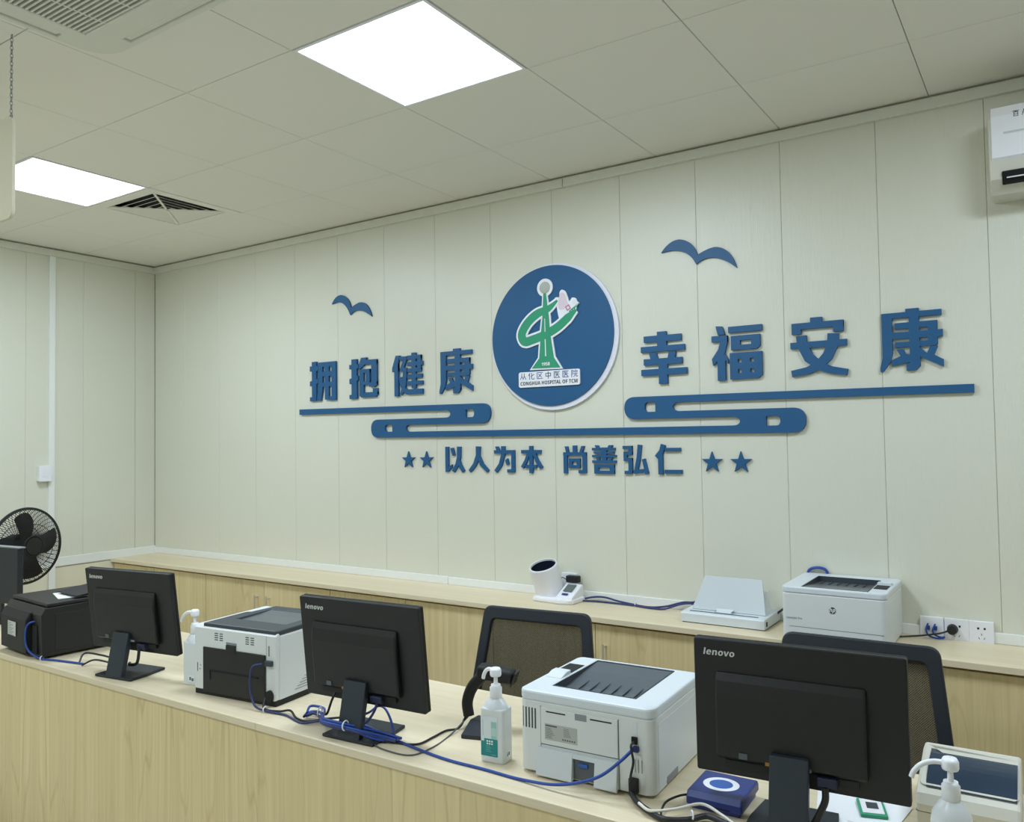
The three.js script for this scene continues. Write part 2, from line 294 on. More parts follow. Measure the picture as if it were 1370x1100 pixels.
// ---------------------------------------------------------------- raised lettering on the back wall
// glyphs on a 100 x 100 grid: r = bar, q = polygon, s = stroke of changing width [x, y, w, ...]
const GLYPH = {
  yong: [['r', 8, 0, 25, 100], ['r', 0, 0, 20, 10], ['r', 0, 76, 32, 89], ['q', 0, 38, 32, 45, 32, 57, 0, 50], ['q', 33, 97, 49, 97, 49, 30, 42, 0, 27, 0, 33, 30], ['r', 84, 0, 100, 97], ['r', 74, 0, 90, 10], ['r', 40, 85, 95, 97], ['r', 40, 61, 95, 73], ['r', 40, 35, 95, 46], ['r', 58, 2, 73, 90]],
  bao: [['r', 8, 0, 27, 97], ['r', 0, 0, 20, 10], ['r', 0, 73, 32, 84], ['q', 0, 37, 32, 45, 32, 56, 0, 49], ['q', 43, 99, 63, 99, 52, 80, 36, 70, 33, 79], ['r', 52, 82, 98, 93], ['r', 79, 30, 98, 90], ['q', 71, 27, 90, 26, 98, 32, 98, 40, 79, 38, 71, 38], ['r', 36, 62, 73, 71], ['r', 60, 32, 73, 70], ['r', 46, 32, 73, 41], ['r', 36, 6, 51, 70], ['q', 36, 8, 42, 2, 94, 2, 100, 8, 100, 14, 36, 14], ['r', 84, 8, 100, 23]],
  jian: [['q', 12, 96, 25, 96, 20, 78, 20, 60, 7, 60, 0, 58, 0, 67], ['r', 7, 0, 20, 80], ['r', 25, 84, 48, 93], ['q', 37, 86, 48, 86, 39, 66, 26, 62], ['r', 26, 57, 48, 66], ['q', 36, 62, 48, 62, 46, 30, 40, 12, 30, 2, 24, 4, 33, 20], ['q', 22, 45, 33, 45, 36, 28, 48, 15, 100, 15, 100, 3, 48, 3, 36, 10, 26, 26], ['r', 50, 85, 95, 94], ['r', 83, 60, 95, 94], ['r', 50, 70, 100, 79], ['r', 50, 55, 95, 64], ['r', 50, 41, 98, 50], ['r', 49, 25, 100, 34], ['r', 64, 17, 78, 100]],
  kang: [['r', 43, 86, 64, 100], ['r', 4, 86, 99, 95], ['q', 4, 95, 21, 95, 21, 30, 17, 15, 5, 0, 0, 0, 0, 6, 4, 22], ['r', 48, 6, 64, 95], ['q', 42, 0, 58, 0, 64, 7, 64, 12, 42, 11], ['r', 25, 68, 92, 78], ['r', 21, 52, 100, 63], ['r', 25, 38, 90, 47], ['r', 77, 40, 92, 78], ['q', 19, 8, 19, 18, 33, 24, 27, 35, 38, 35, 42, 27, 50, 25, 50, 14], ['q', 62, 36, 66, 35, 75, 26, 80, 37, 92, 37, 86, 23, 100, 15, 100, 3, 62, 22]],
  xing: [['r', 37, 65, 57, 100], ['r', 7, 81, 89, 93], ['r', 0, 62, 96, 73], ['q', 18, 60, 34, 60, 38, 48, 22, 46], ['q', 62, 60, 77, 60, 74, 46, 59, 48], ['r', 6, 37, 90, 49], ['r', 0, 17, 100, 29], ['r', 39, 0, 58, 45]],
  fu: [['q', 9, 100, 22, 99, 27, 84, 13, 83], ['r', 0, 71, 32, 82], ['q', 32, 82, 32, 71, 26, 49, 2, 28, 0, 40, 13, 57, 18, 72], ['r', 11, 0, 27, 47], ['q', 26, 50, 33, 38, 33, 30, 26, 38], ['r', 34, 86, 100, 97], ['r', 39, 54, 57, 80], ['q', 79, 54, 90, 54, 96, 59, 96, 80, 79, 80], ['r', 50, 71, 85, 80], ['r', 50, 54, 85, 63], ['r', 36, 1, 52, 49], ['q', 83, 1, 92, 1, 99, 7, 99, 49, 83, 49], ['r', 59, 5, 76, 45], ['r', 45, 38, 90, 49], ['r', 45, 19, 90, 31], ['r', 45, 1, 90, 12]],
  an: [['r', 37, 88, 58, 100], ['r', 3, 81, 95, 92], ['r', 3, 73, 20, 90], ['r', 77, 73, 95, 90], ['r', 0, 48, 100, 59], ['s', 20, 70, 18, 21, 55, 18, 33, 31, 18, 52, 16, 16, 72, 8, 13, 100, 3, 11], ['s', 77, 70, 19, 75, 50, 18, 66, 32, 18, 50, 17, 16, 30, 9, 13, 1, 5, 11]],
  yi: [['r', 2, 2, 19, 100], ['q', 2, 0, 2, 14, 18, 20, 37, 30, 37, 18, 14, 1], ['q', 29, 94, 43, 96, 53, 66, 40, 64], ['s', 74, 100, 19, 73, 58, 18, 63, 30, 16, 43, 2, 15], ['s', 70, 50, 14, 80, 24, 15, 97, 2, 14]],
  ren: [['s', 48, 100, 21, 47, 64, 20, 30, 30, 16, 4, 4, 13], ['s', 49, 64, 14, 66, 30, 16, 97, 4, 13]],
  wei: [['q', 6, 99, 20, 99, 30, 78, 17, 73], ['r', 0, 72, 98, 85], ['s', 44, 100, 18, 43, 66, 17, 30, 30, 16, 6, 4, 14], ['r', 83, 4, 100, 85], ['r', 63, 1, 97, 13], ['q', 53, 47, 65, 54, 72, 32, 61, 29]],
  ben: [['r', 2, 72, 94, 85], ['r', 39, 0, 56, 100], ['s', 36, 76, 13, 24, 46, 13, 6, 20, 13], ['s', 60, 76, 13, 74, 46, 14, 95, 18, 13], ['r', 20, 18, 73, 30]],
  shang: [['r', 42, 70, 59, 100], ['q', 7, 97, 20, 97, 25, 76, 13, 75], ['q', 80, 98, 93, 98, 84, 76, 71, 76], ['r', 0, 64, 100, 76], ['r', 1, 0, 18, 72], ['r', 83, 2, 100, 72], ['r', 66, 1, 92, 12], ['r', 24, 20, 40, 54], ['r', 58, 20, 74, 54], ['r', 24, 43, 74, 54], ['r', 24, 19, 74, 30]],
  shan: [['q', 12, 100, 26, 100, 32, 88, 18, 88], ['q', 70, 100, 86, 100, 80, 88, 64, 88], ['r', 0, 82, 96, 91], ['r', 8, 70, 92, 77], ['r', 0, 58, 100, 66], ['r', 41, 45, 60, 92], ['q', 16, 56, 30, 56, 34, 46, 20, 46], ['q', 70, 56, 84, 56, 80, 46, 66, 46], ['r', 0, 38, 100, 47], ['r', 8, 0, 27, 33], ['r', 73, 0, 92, 33], ['r', 8, 22, 92, 33], ['r', 8, 0, 92, 11]],
  hong: [['r', 0, 86, 38, 97], ['r', 23, 66, 38, 97], ['r', 3, 66, 38, 77], ['r', 3, 45, 17, 77], ['r', 3, 45, 38, 56], ['r', 22, 4, 38, 56], ['q', 6, 0, 32, 0, 38, 6, 38, 12, 6, 11], ['s', 68, 100, 15, 62, 55, 14, 50, 4, 14], ['q', 43, 1, 43, 14, 86, 19, 86, 6], ['s', 82, 52, 13, 95, 1, 14]],
  rende: [['s', 31, 100, 17, 24, 78, 16, 4, 58, 14], ['r', 11, 0, 29, 76], ['r', 37, 77, 96, 89], ['r', 35, 3, 100, 16]],
  // small printed characters, thin strokes
  cong: [['s', 30, 95, 9, 27, 50, 9, 5, 5, 9], ['s', 30, 55, 9, 46, 20, 9], ['s', 70, 95, 9, 66, 50, 9, 48, 5, 9], ['s', 68, 55, 9, 97, 5, 9]],
  hua: [['s', 30, 98, 9, 5, 55, 9], ['r', 18, 2, 27, 74], ['s', 55, 98, 9, 55, 15, 9, 62, 6, 9, 95, 6, 9, 95, 25, 9], ['s', 92, 75, 9, 45, 45, 9]],
  qu: [['r', 6, 88, 96, 97], ['r', 6, 3, 15, 97], ['r', 6, 3, 98, 12], ['s', 78, 80, 9, 25, 22, 9], ['s', 30, 74, 9, 82, 24, 9]],
  zhong: [['r', 8, 72, 92, 81], ['r', 8, 32, 92, 41], ['r', 8, 32, 17, 81], ['r', 83, 32, 92, 81], ['r', 45, 0, 55, 100]],
  yiyao: [['r', 5, 88, 96, 97], ['r', 5, 3, 14, 97], ['r', 5, 3, 98, 12], ['s', 36, 86, 8, 24, 64, 8], ['r', 30, 70, 84, 78], ['r', 20, 48, 90, 56], ['s', 56, 78, 9, 52, 48, 9, 26, 16, 9], ['s', 56, 48, 9, 86, 16, 9]],
  yuan: [['r', 6, 0, 15, 97], ['s', 10, 93, 8, 32, 93, 8, 24, 68, 8, 34, 45, 8, 20, 36, 8], ['r', 65, 86, 74, 100], ['r', 40, 80, 98, 88], ['r', 40, 70, 48, 88], ['r', 90, 70, 98, 88], ['r', 50, 62, 90, 70], ['r', 40, 42, 99, 50], ['s', 60, 46, 9, 55, 20, 9, 38, 4, 9], ['s', 76, 46, 9, 76, 8, 9, 96, 8, 9, 96, 22, 9]],
  bai: [['r', 5, 88, 95, 97], ['s', 55, 92, 9, 45, 74, 9], ['r', 18, 66, 84, 75], ['r', 18, 0, 27, 75], ['r', 75, 0, 84, 75], ['r', 18, 33, 84, 42], ['r', 18, 2, 84, 11]],
  sheng: [['r', 26, 90, 74, 98], ['r', 26, 68, 74, 76], ['r', 26, 68, 34, 98], ['r', 66, 68, 74, 98], ['r', 26, 80, 74, 87], ['r', 12, 54, 95, 62], ['s', 17, 58, 9, 13, 22, 9, 4, 2, 9], ['s', 17, 40, 8, 42, 40, 8, 40, 14, 8, 30, 18, 8], ['s', 58, 66, 9, 68, 24, 9, 94, 4, 9, 97, 20, 9], ['s', 86, 45, 9, 50, 4, 9]],
  da: [['s', 12, 95, 9, 24, 82, 9], ['s', 6, 62, 9, 25, 62, 9, 25, 22, 9, 6, 4, 9], ['s', 12, 16, 9, 40, 5, 9, 98, 5, 9], ['r', 38, 70, 97, 79], ['s', 68, 98, 9, 66, 62, 9, 38, 24, 9], ['s', 68, 62, 9, 95, 22, 9]],
};
function strokePoly(a, kx, ky) {   // outline of a stroke whose width changes from point to point
  const p = []; for (let i = 0; i < a.length; i += 3) p.push([a[i] * kx, a[i + 1] * ky, a[i + 2] * (kx + ky) / 4]);
  const L = [], R = [];
  p.forEach(([x, y, w], i) => {
    const q0 = p[Math.max(0, i - 1)], q1 = p[Math.min(p.length - 1, i + 1)];
    const dx = q1[0] - q0[0], dy = q1[1] - q0[1], l = Math.hypot(dx, dy) || 1;
    L.push([x - dy / l * w, y + dx / l * w]); R.push([x + dy / l * w, y - dx / l * w]);
  });
  return [...L, ...R.reverse()];
}
function glyphGeo(key, w, h, depth, step = 0.00012) {
  const kx = w / 100, ky = h / 100;
  return join(GLYPH[key].map(([t, ...a], n) => {
    let pts;
    if (t === 'r') pts = [[a[0] * kx, a[1] * ky], [a[2] * kx, a[1] * ky], [a[2] * kx, a[3] * ky], [a[0] * kx, a[3] * ky]];
    else if (t === 'q') { pts = []; for (let i = 0; i < a.length; i += 2) pts.push([a[i] * kx, a[i + 1] * ky]); }
    else pts = strokePoly(a, kx, ky);
    return extrude(shapeOf(pts), depth - n * step, 0);
  }));
}
const BIG = [['yong', 1.740, 'left', 'first'], ['bao', 2.097, 'left', 'second'], ['jian', 2.456, 'left', 'third'], ['kang', 2.819, 'left', 'fourth'], ['xing', 4.090, 'right', 'first'], ['fu', 4.451, 'right', 'second'], ['an', 4.812, 'right', 'third'], ['kang', 5.178, 'right', 'fourth']];
for (const [key, x, side, nth] of BIG) {
  const m = single('wall_letter', glyphGeo(key, 0.236, 0.255, 0.016), MAT.blue, `large blue raised character, ${nth} from the left in the group ${side} of the round emblem`, 'wall letter', 'large blue characters beside the emblem');
  m.position.set(x, side === 'left' ? 1.923 : 1.912, 0);
}
const SMALL = [['yi', 2.851, 'first', 'left'], ['ren', 3.021, 'second', 'left'], ['wei', 3.196, 'third', 'left'], ['ben', 3.372, 'fourth', 'left'], ['shang', 3.636, 'first', 'right'], ['shan', 3.806, 'second', 'right'], ['hong', 3.979, 'third', 'right'], ['rende', 4.153, 'fourth', 'right']];
for (const [key, x, nth, half] of SMALL) {
  const m = single('wall_letter', glyphGeo(key, 0.136, 0.145, 0.013), MAT.blue, `small blue raised character, ${nth} in the ${half} half of the motto below the ribbon`, 'wall letter', 'small blue characters of the motto');
  m.position.set(x, 1.472, 0);
}
const starShape = () => { const p = []; for (let k = 0; k < 10; k++) { const r = k % 2 ? 0.0205 : 0.0515, a = Math.PI / 2 + k * Math.PI / 5; p.push([r * Math.cos(a), r * Math.sin(a)]); } return shapeOf(p); };
[[2.573, 1.540, 'outer blue star left of the small motto'], [2.711, 1.540, 'inner blue star left of the small motto'], [4.438, 1.531, 'inner blue star right of the small motto'], [4.575, 1.531, 'outer blue star right of the small motto']].forEach(([x, y, l]) => {
  const m = single('wall_star', extrude(starShape(), 0.013), MAT.blue, l, 'star', 'blue stars beside the motto'); m.position.set(x, y, 0);
});
{ // the cloud ribbon: one continuous raised band with two slots and four windows
  const s = new THREE.Shape();
  const arc = (cx, cy, r, a0, a1, cw) => s.absarc(cx, cy, r, a0, a1, cw);
  const y = { barT: 1.868, barB: 1.832, slB: 1.783, midB: 1.747 };
  s.moveTo(1.640, 1.837); s.lineTo(1.640, 1.872); s.lineTo(3.122, 1.858);
  s.bezierCurveTo(3.160, 1.856, 3.177, 1.838, 3.177, 1.803); s.bezierCurveTo(3.177, 1.768, 3.158, 1.747, 3.120, 1.746);
  s.lineTo(2.585, 1.749); s.bezierCurveTo(2.553, 1.747, 2.553, 1.710, 2.585, 1.709);
  s.lineTo(4.545, 1.702); s.bezierCurveTo(4.588, 1.702, 4.588, 1.741, 4.545, 1.742);
  s.lineTo(4.050, 1.744); s.bezierCurveTo(4.014, 1.745, 3.995, 1.766, 3.995, 1.800); s.bezierCurveTo(3.995, 1.835, 4.014, 1.853, 4.050, 1.854);
  s.lineTo(5.518, 1.845); s.lineTo(5.518, 1.811); s.lineTo(4.285, 1.819); s.bezierCurveTo(4.240, 1.818, 4.240, 1.778, 4.285, 1.777);
  s.lineTo(4.815, 1.775); s.bezierCurveTo(4.852, 1.774, 4.870, 1.754, 4.870, 1.719); s.bezierCurveTo(4.870, 1.684, 4.852, 1.665, 4.815, 1.664);
  s.lineTo(2.335, 1.677); s.bezierCurveTo(2.298, 1.678, 2.280, 1.699, 2.280, 1.733); s.bezierCurveTo(2.280, 1.767, 2.298, 1.786, 2.335, 1.787);
  s.lineTo(2.865, 1.785); s.bezierCurveTo(2.908, 1.785, 2.908, 1.826, 2.865, 1.827); s.lineTo(1.640, 1.837);
  for (const [x0, y0, x1, y1, r] of [[3.007, 1.782, 3.067, 1.827, 1], [2.392, 1.711, 2.454, 1.754, -1], [4.104, 1.777, 4.162, 1.825, -1], [4.696, 1.697, 4.760, 1.741, 1]]) {
    const p = new THREE.Path(), k = 0.018;
    if (r > 0) { p.moveTo(x0, y0); p.lineTo(x0, y1); p.lineTo(x1 - k, y1); p.quadraticCurveTo(x1, y1, x1, (y0 + y1) / 2); p.quadraticCurveTo(x1, y0, x1 - k, y0); p.lineTo(x0, y0); }
    else { p.moveTo(x1, y0); p.lineTo(x0 + k, y0); p.quadraticCurveTo(x0, y0, x0, (y0 + y1) / 2); p.quadraticCurveTo(x0, y1, x0 + k, y1); p.lineTo(x1, y1); p.lineTo(x1, y0); }
    s.holes.push(p);
  }
  single('cloud_ribbon', extrude(s, 0.016, 0.0006), MAT.blue, 'long blue raised cloud ribbon winding across the wall under the emblem', 'wall ornament').position.z = 0.001;
}
{ // two flying birds
  const bird = (p) => {
    const s = new THREE.Shape(); s.moveTo(...p[0]);
    s.quadraticCurveTo(...p[1], ...p[2]); s.quadraticCurveTo(...p[3], ...p[4]); s.quadraticCurveTo(...p[5], ...p[6]); s.quadraticCurveTo(...p[7], ...p[8]);
    s.quadraticCurveTo(...p[9], ...p[10]); s.quadraticCurveTo(...p[11], ...p[0]);
    return extrude(s, 0.012);
  };
  // right wing tip ... drawn about the wing joint
  single('wall_bird', bird([[-0.165, 0.070], [-0.130, 0.128], [-0.075, 0.120], [-0.010, 0.100], [0.004, 0.030], [0.050, 0.052], [0.075, 0.056], [0.150, 0.064], [0.181, -0.042], [0.066, 0.042], [-0.003, -0.014], [-0.055, 0.105]].map(([x, y]) => [x, y])), MAT.blue, 'small blue bird in flight, upper left of the wall', 'wall bird').position.set(2.107, 2.468, 0);
  single('wall_bird', bird([[-0.184, 0.062], [-0.140, 0.118], [-0.088, 0.114], [-0.020, 0.100], [0.000, 0.026], [0.045, 0.050], [0.085, 0.052], [0.160, 0.046], [0.187, -0.060], [0.075, 0.044], [-0.008, -0.017], [-0.055, 0.084]].map(([x, y]) => [x, y])), MAT.blue, 'larger blue bird in flight, upper right of the round emblem', 'wall bird').position.set(4.391, 2.490, 0);
}
{ // the round emblem
  const t = thing('round_emblem', 'round blue hospital emblem with white rim, green tower and white dove', 'sign', [3.579, 2.197, 0]);
  const X = 3.579, Y = 2.197, R = (pts) => pts.map(([x, y]) => [x - X, y - Y]);
  part(t, 'rim_disc', cyl(0.388, 0.388, 0.016, 0, 0, 0, 96).rotateX(Math.PI / 2).translate(0.006, -0.004, 0.008), MAT.whiteRim);
  part(t, 'blue_disc', cyl(0.372, 0.372, 0.008, 0, 0, 0, 96).rotateX(Math.PI / 2).translate(-0.003, 0.002, 0.02), MAT.blue);
  const spline = (pts, closed) => new THREE.CatmullRomCurve3(pts.map(([x, y]) => new THREE.Vector3(x, y, 0)), closed, 'centripetal').getPoints(60).map((p) => [p.x, p.y]);
  const ribbonPoly = (pts, widths) => {   // a band of changing width along a smooth line
    const c = new THREE.CatmullRomCurve3(pts.map(([x, y]) => new THREE.Vector3(x, y, 0)), false, 'centripetal'), L = [], Rr = [], N = 48;
    for (let i = 0; i <= N; i++) {
      const u = i / N, p = c.getPoint(u), q = c.getTangent(u), f = u * (widths.length - 1), k = Math.min(widths.length - 2, Math.floor(f)), w = (widths[k] + (widths[k + 1] - widths[k]) * (f - k)) / 2;
      L.push([p.x - q.y * w, p.y + q.x * w]); Rr.push([p.x + q.y * w, p.y - q.x * w]);
    }
    return [...L, ...Rr.reverse()];
  };
  const armPath = R([[3.628, 2.378], [3.575, 2.342], [3.500, 2.318], [3.435, 2.270], [3.403, 2.215], [3.420, 2.178], [3.480, 2.186], [3.560, 2.208], [3.630, 2.240], [3.690, 2.282], [3.738, 2.318]]);
  const armW = [0.012, 0.034, 0.046, 0.048, 0.050, 0.048, 0.046, 0.046, 0.046, 0.044, 0.016], grow = (k) => armW.map((w) => w + k);
  const tower = R([[3.544, 2.424], [3.559, 2.424], [3.575, 2.300], [3.582, 2.205], [3.602, 2.080], [3.640, 2.026], [3.465, 2.030], [3.512, 2.082], [3.524, 2.205], [3.536, 2.300]]);
  const towerOut = R([[3.536, 2.424], [3.567, 2.424], [3.585, 2.300], [3.592, 2.205], [3.611, 2.085], [3.654, 2.018], [3.450, 2.022], [3.503, 2.086], [3.514, 2.205], [3.527, 2.300]]);
  const dove = R([[3.618, 2.372], [3.612, 2.392], [3.628, 2.396], [3.640, 2.390], [3.642, 2.420], [3.654, 2.432], [3.674, 2.424], [3.690, 2.392], [3.700, 2.366], [3.716, 2.384], [3.738, 2.378], [3.746, 2.362], [3.758, 2.352], [3.744, 2.340], [3.740, 2.322], [3.700, 2.290], [3.646, 2.262], [3.634, 2.290], [3.626, 2.330]]);
  part(t, 'white_outline', [
    extrude(shapeOf(ribbonPoly(armPath, grow(0.022))), 0.0072), extrude(shapeOf(towerOut), 0.0070), extrude(shapeOf(spline(dove, true)), 0.0068),
    cyl(0.048, 0.048, 0.0066, 0, 0, 0, 40).rotateX(Math.PI / 2).translate(3.552 - X, 2.455 - Y, 0.0033),
  ].map((g) => g.translate(0, 0, 0.024)), MAT.white);
  part(t, 'embracing_arms', extrude(shapeOf(ribbonPoly(armPath, armW)), 0.0018).translate(0, 0, 0.0312), MAT.green);
  part(t, 'tower', extrude(shapeOf(tower), 0.0024).translate(0, 0, 0.0312), MAT.green);
  part(t, 'road_line', [extrude(shapeOf(R([[3.549, 2.29], [3.552, 2.29], [3.5535, 2.22], [3.549, 2.22]])), 0.0008), extrude(shapeOf(R([[3.549, 2.18], [3.554, 2.18], [3.5555, 2.09], [3.55, 2.09]])), 0.0008)].map((g) => g.translate(0, 0, 0.0336)), MAT.white);
  part(t, 'globe', new THREE.SphereGeometry(0.032, 28, 18).scale(1, 1, 0.25).translate(3.552 - X, 2.455 - Y, 0.031), MAT.silver);
  part(t, 'dove_wing', extrude(shapeOf(spline(R([[3.634, 2.372], [3.650, 2.416], [3.668, 2.412], [3.684, 2.376], [3.690, 2.346], [3.668, 2.330], [3.640, 2.330]]), true)), 0.001).translate(0, 0, 0.0312), MAT.pink);
  part(t, 'dove_head', cyl(0.012, 0.012, 0.001, 0, 0, 0, 20).rotateX(Math.PI / 2).translate(3.727 - X, 2.360 - Y, 0.0316), MAT.whiteRim);
  const cr = rectHole(shapeOf([[-0.013, -0.013], [0.013, -0.013], [0.013, 0.013], [-0.013, 0.013]]), -0.007, -0.007, 0.007, 0.007);
  part(t, 'small_cross', extrude(cr, 0.0008).rotateZ(0.5).translate(3.692 - X, 2.334 - Y, 0.0322), std(0xc98aa0, 0.5));
  part(t, 'finger', [0, 1, 2, 3].map((k) => extrude(shapeOf([[0, -0.004], [0.03, 0], [0, 0.004]]), 0.0012).rotateZ(0.75 + k * 0.1).translate(3.700 + k * 0.014 - X, 2.312 + k * 0.006 - Y, 0.0314)), MAT.green);
  part(t, 'year', text('1958', 0.017, 0.0008).translate(3.552 - X, 2.049 - Y, 0.0336), MAT.white);
  const pl = new THREE.Shape(); roundRect(3.379 - X, 1.930 - Y, 3.755 - X, 2.013 - Y, 0.012, pl);
  const plate = part(t, 'caption_plate', extrude(pl, 0.008, 0.001).translate(0, 0, 0.024), MAT.white);
  const ink = std(0x3d4d86, 0.5), ink2 = std(0x24262e, 0.5);
  ['cong', 'hua', 'qu', 'zhong', 'yiyao', 'yiyao', 'yuan'].forEach((k, n) => part(plate, 'caption_character', glyphGeo(k, 0.040, 0.037, 0.001, 0).translate(3.388 - X + n * 0.0525, 1.971 - Y, 0.0318), ink));
  const cap = text('CONGHUA HOSPITAL OF TCM', 0.02, 0.001); const b = (cap.computeBoundingBox(), cap.boundingBox);
  part(plate, 'caption_text', cap.scale(0.350 / (b.max.x - b.min.x), 0.95, 1).translate(3.566 - X, 1.951 - Y, 0.0318), ink2);
}

// ---------------------------------------------------------------- wall air conditioner (top right)
{
  const t = thing('wall_air_conditioner', 'white split air conditioner on the wall in the top right corner', 'air conditioner', [6.03, 2.55, 0]);
  const prof = [[0.0, 0.0], [0.13, 0.0], [0.19, 0.045], [0.205, 0.12], [0.205, 0.27], [0.185, 0.315], [0.0, 0.325]];
  part(t, 'body', sweepX(prof.map(([z, y]) => [z, y]), -0.425, 0.425, 0.008), MAT.beige);
  part(t, 'front_panel', sweepX([[0.19, 0.1], [0.2125, 0.12], [0.2125, 0.275], [0.196, 0.312], [0.186, 0.3]], -0.415, 0.415, 0.003), MAT.white);
  part(t, 'accent_line', span(-0.375, 0.375, 0.204, 0.212, 0.2115, 0.2128, 0), MAT.trayGrey);
  part(t, 'air_outlet', box(0.77, 0.052, 0.012, 0, 0, 0, 0.004).rotateX(0.62).translate(0, 0.047, 0.188), MAT.hole);
  part(t, 'louvre', box(0.74, 0.004, 0.03, 0, 0, 0, 0.001).rotateX(0.35).translate(0, 0.047, 0.192), MAT.white);
  part(t, 'lettering', ['bai', 'sheng', 'da'].map((k, i) => glyphGeo(k, 0.022, 0.022, 0.0006, 0).translate(-0.345 + i * 0.029, 0.262, 0.2125)), MAT.darkGrey);
}

// ---------------------------------------------------------------- back counter: worktop and cabinets
{
  const t = thing('worktop', 'long pale wood worktop along the back wall', 'worktop', [0, TOP, 0]);
  part(t, 'slab', metreUV(span(0.002, ROOM_X - 0.01, -0.025, 0, 0.002, 0.357, 0.002), 'x', 0.2, 0.3), MAT.woodTop);
  const xs = [0.012, 0.512, 1.09, 2.245, 3.40, 4.555, 5.71, 6.865];
  const where = ['under the far left end of the worktop', 'left of the first pair of handles', 'behind the left white printer, with two bar handles', 'behind the second monitor, left of the mesh chair', 'right of the mesh chair, with one bar handle showing', 'behind the right mesh chair', 'under the right end of the worktop'];
  for (let i = 0; i + 1 < xs.length; i++) {
    const x0 = xs[i] + 0.0005, x1 = xs[i + 1] - 0.0005, w = x1 - x0;
    const c = thing('base_cabinet', `pale wood base cabinet ${where[i]}`, 'cabinet', [x0, 0, 0.01]);
    part(c, 'carcass', [span(0, 0.018, 0.08, 0.8, 0, 0.305, 0), span(w - 0.018, w, 0.08, 0.8, 0, 0.305, 0), span(0.018, w - 0.018, 0.08, 0.098, 0, 0.305, 0), span(0.018, w - 0.018, 0.782, 0.8, 0, 0.305, 0), span(0.018, w - 0.018, 0.098, 0.782, 0, 0.008, 0)].map((g) => metreUV(g, 'y')), MAT.wood);
    part(c, 'plinth', span(0.002, w - 0.002, 0, 0.08, 0.02, 0.27, 0), MAT.midGrey);
    const doors = w > 0.9 ? 2 : 1;
    for (let d = 0; d < doors; d++) {
      const dw = w / doors, a = d * dw + 0.0012, b = (d + 1) * dw - 0.0012;
      const door = part(c, 'door', metreUV(span(a, b, 0.085, 0.794, 0.306, 0.324, 0.0012), 'y', x0 + d * 0.37 + i * 0.61, i * 0.43 + d * 0.2), MAT.wood);
      if (i >= 2) {
        const hx = doors === 2 ? (d ? a + 0.052 : b - 0.055) : b - 0.06;
        part(door, 'handle', [cyl(0.0055, 0.0055, 0.128, hx, 0.648, 0.352, 14), cyl(0.005, 0.005, 0.028, 0, 0, 0, 12).rotateX(Math.PI / 2).translate(hx, 0.7, 0.338), cyl(0.005, 0.005, 0.028, 0, 0, 0, 12).rotateX(Math.PI / 2).translate(hx, 0.596, 0.338)], MAT.steel);
      }
    }
  }
}
// ---------------------------------------------------------------- reception desks
[['left pale wood reception desk carrying the left printers and monitor', 1.08, 3.5988], ['right pale wood reception desk carrying the white printer and the nearest monitor', 3.599, 6.45]].forEach(([label, x0, x1], i) => {
  const t = thing('reception_desk', label, 'desk', [x0, 0, 1.295]);
  const w = x1 - x0;
  part(t, 'desktop', metreUV(span(0, w, DESK - 0.025, DESK, 0, 0.66, 0.0025), 'x', 0.35 + i * 0.5, i * 0.83), MAT.woodTop);
  part(t, 'front_panel', metreUV(span(0.0, w, 0.0, DESK - 0.0255, 0.634, 0.652, 0.0003), 'y', i * 0.4, 0.2), MAT.wood);
  part(t, 'side_panel', metreUV(span(0.0, 0.018, 0.0, DESK - 0.0255, 0.02, 0.6335, 0.001), 'y'), MAT.wood);
  part(t, 'side_panel', metreUV(span(w - 0.018, w, 0.0, DESK - 0.0255, 0.02, 0.6335, 0.001), 'y'), MAT.wood);
  part(t, 'middle_panel', metreUV(span(i ? 1.04 : w / 2 - 0.009, i ? 1.058 : w / 2 + 0.009, 0.0, DESK - 0.0255, 0.02, 0.6335, 0.001), 'y'), MAT.wood);
});

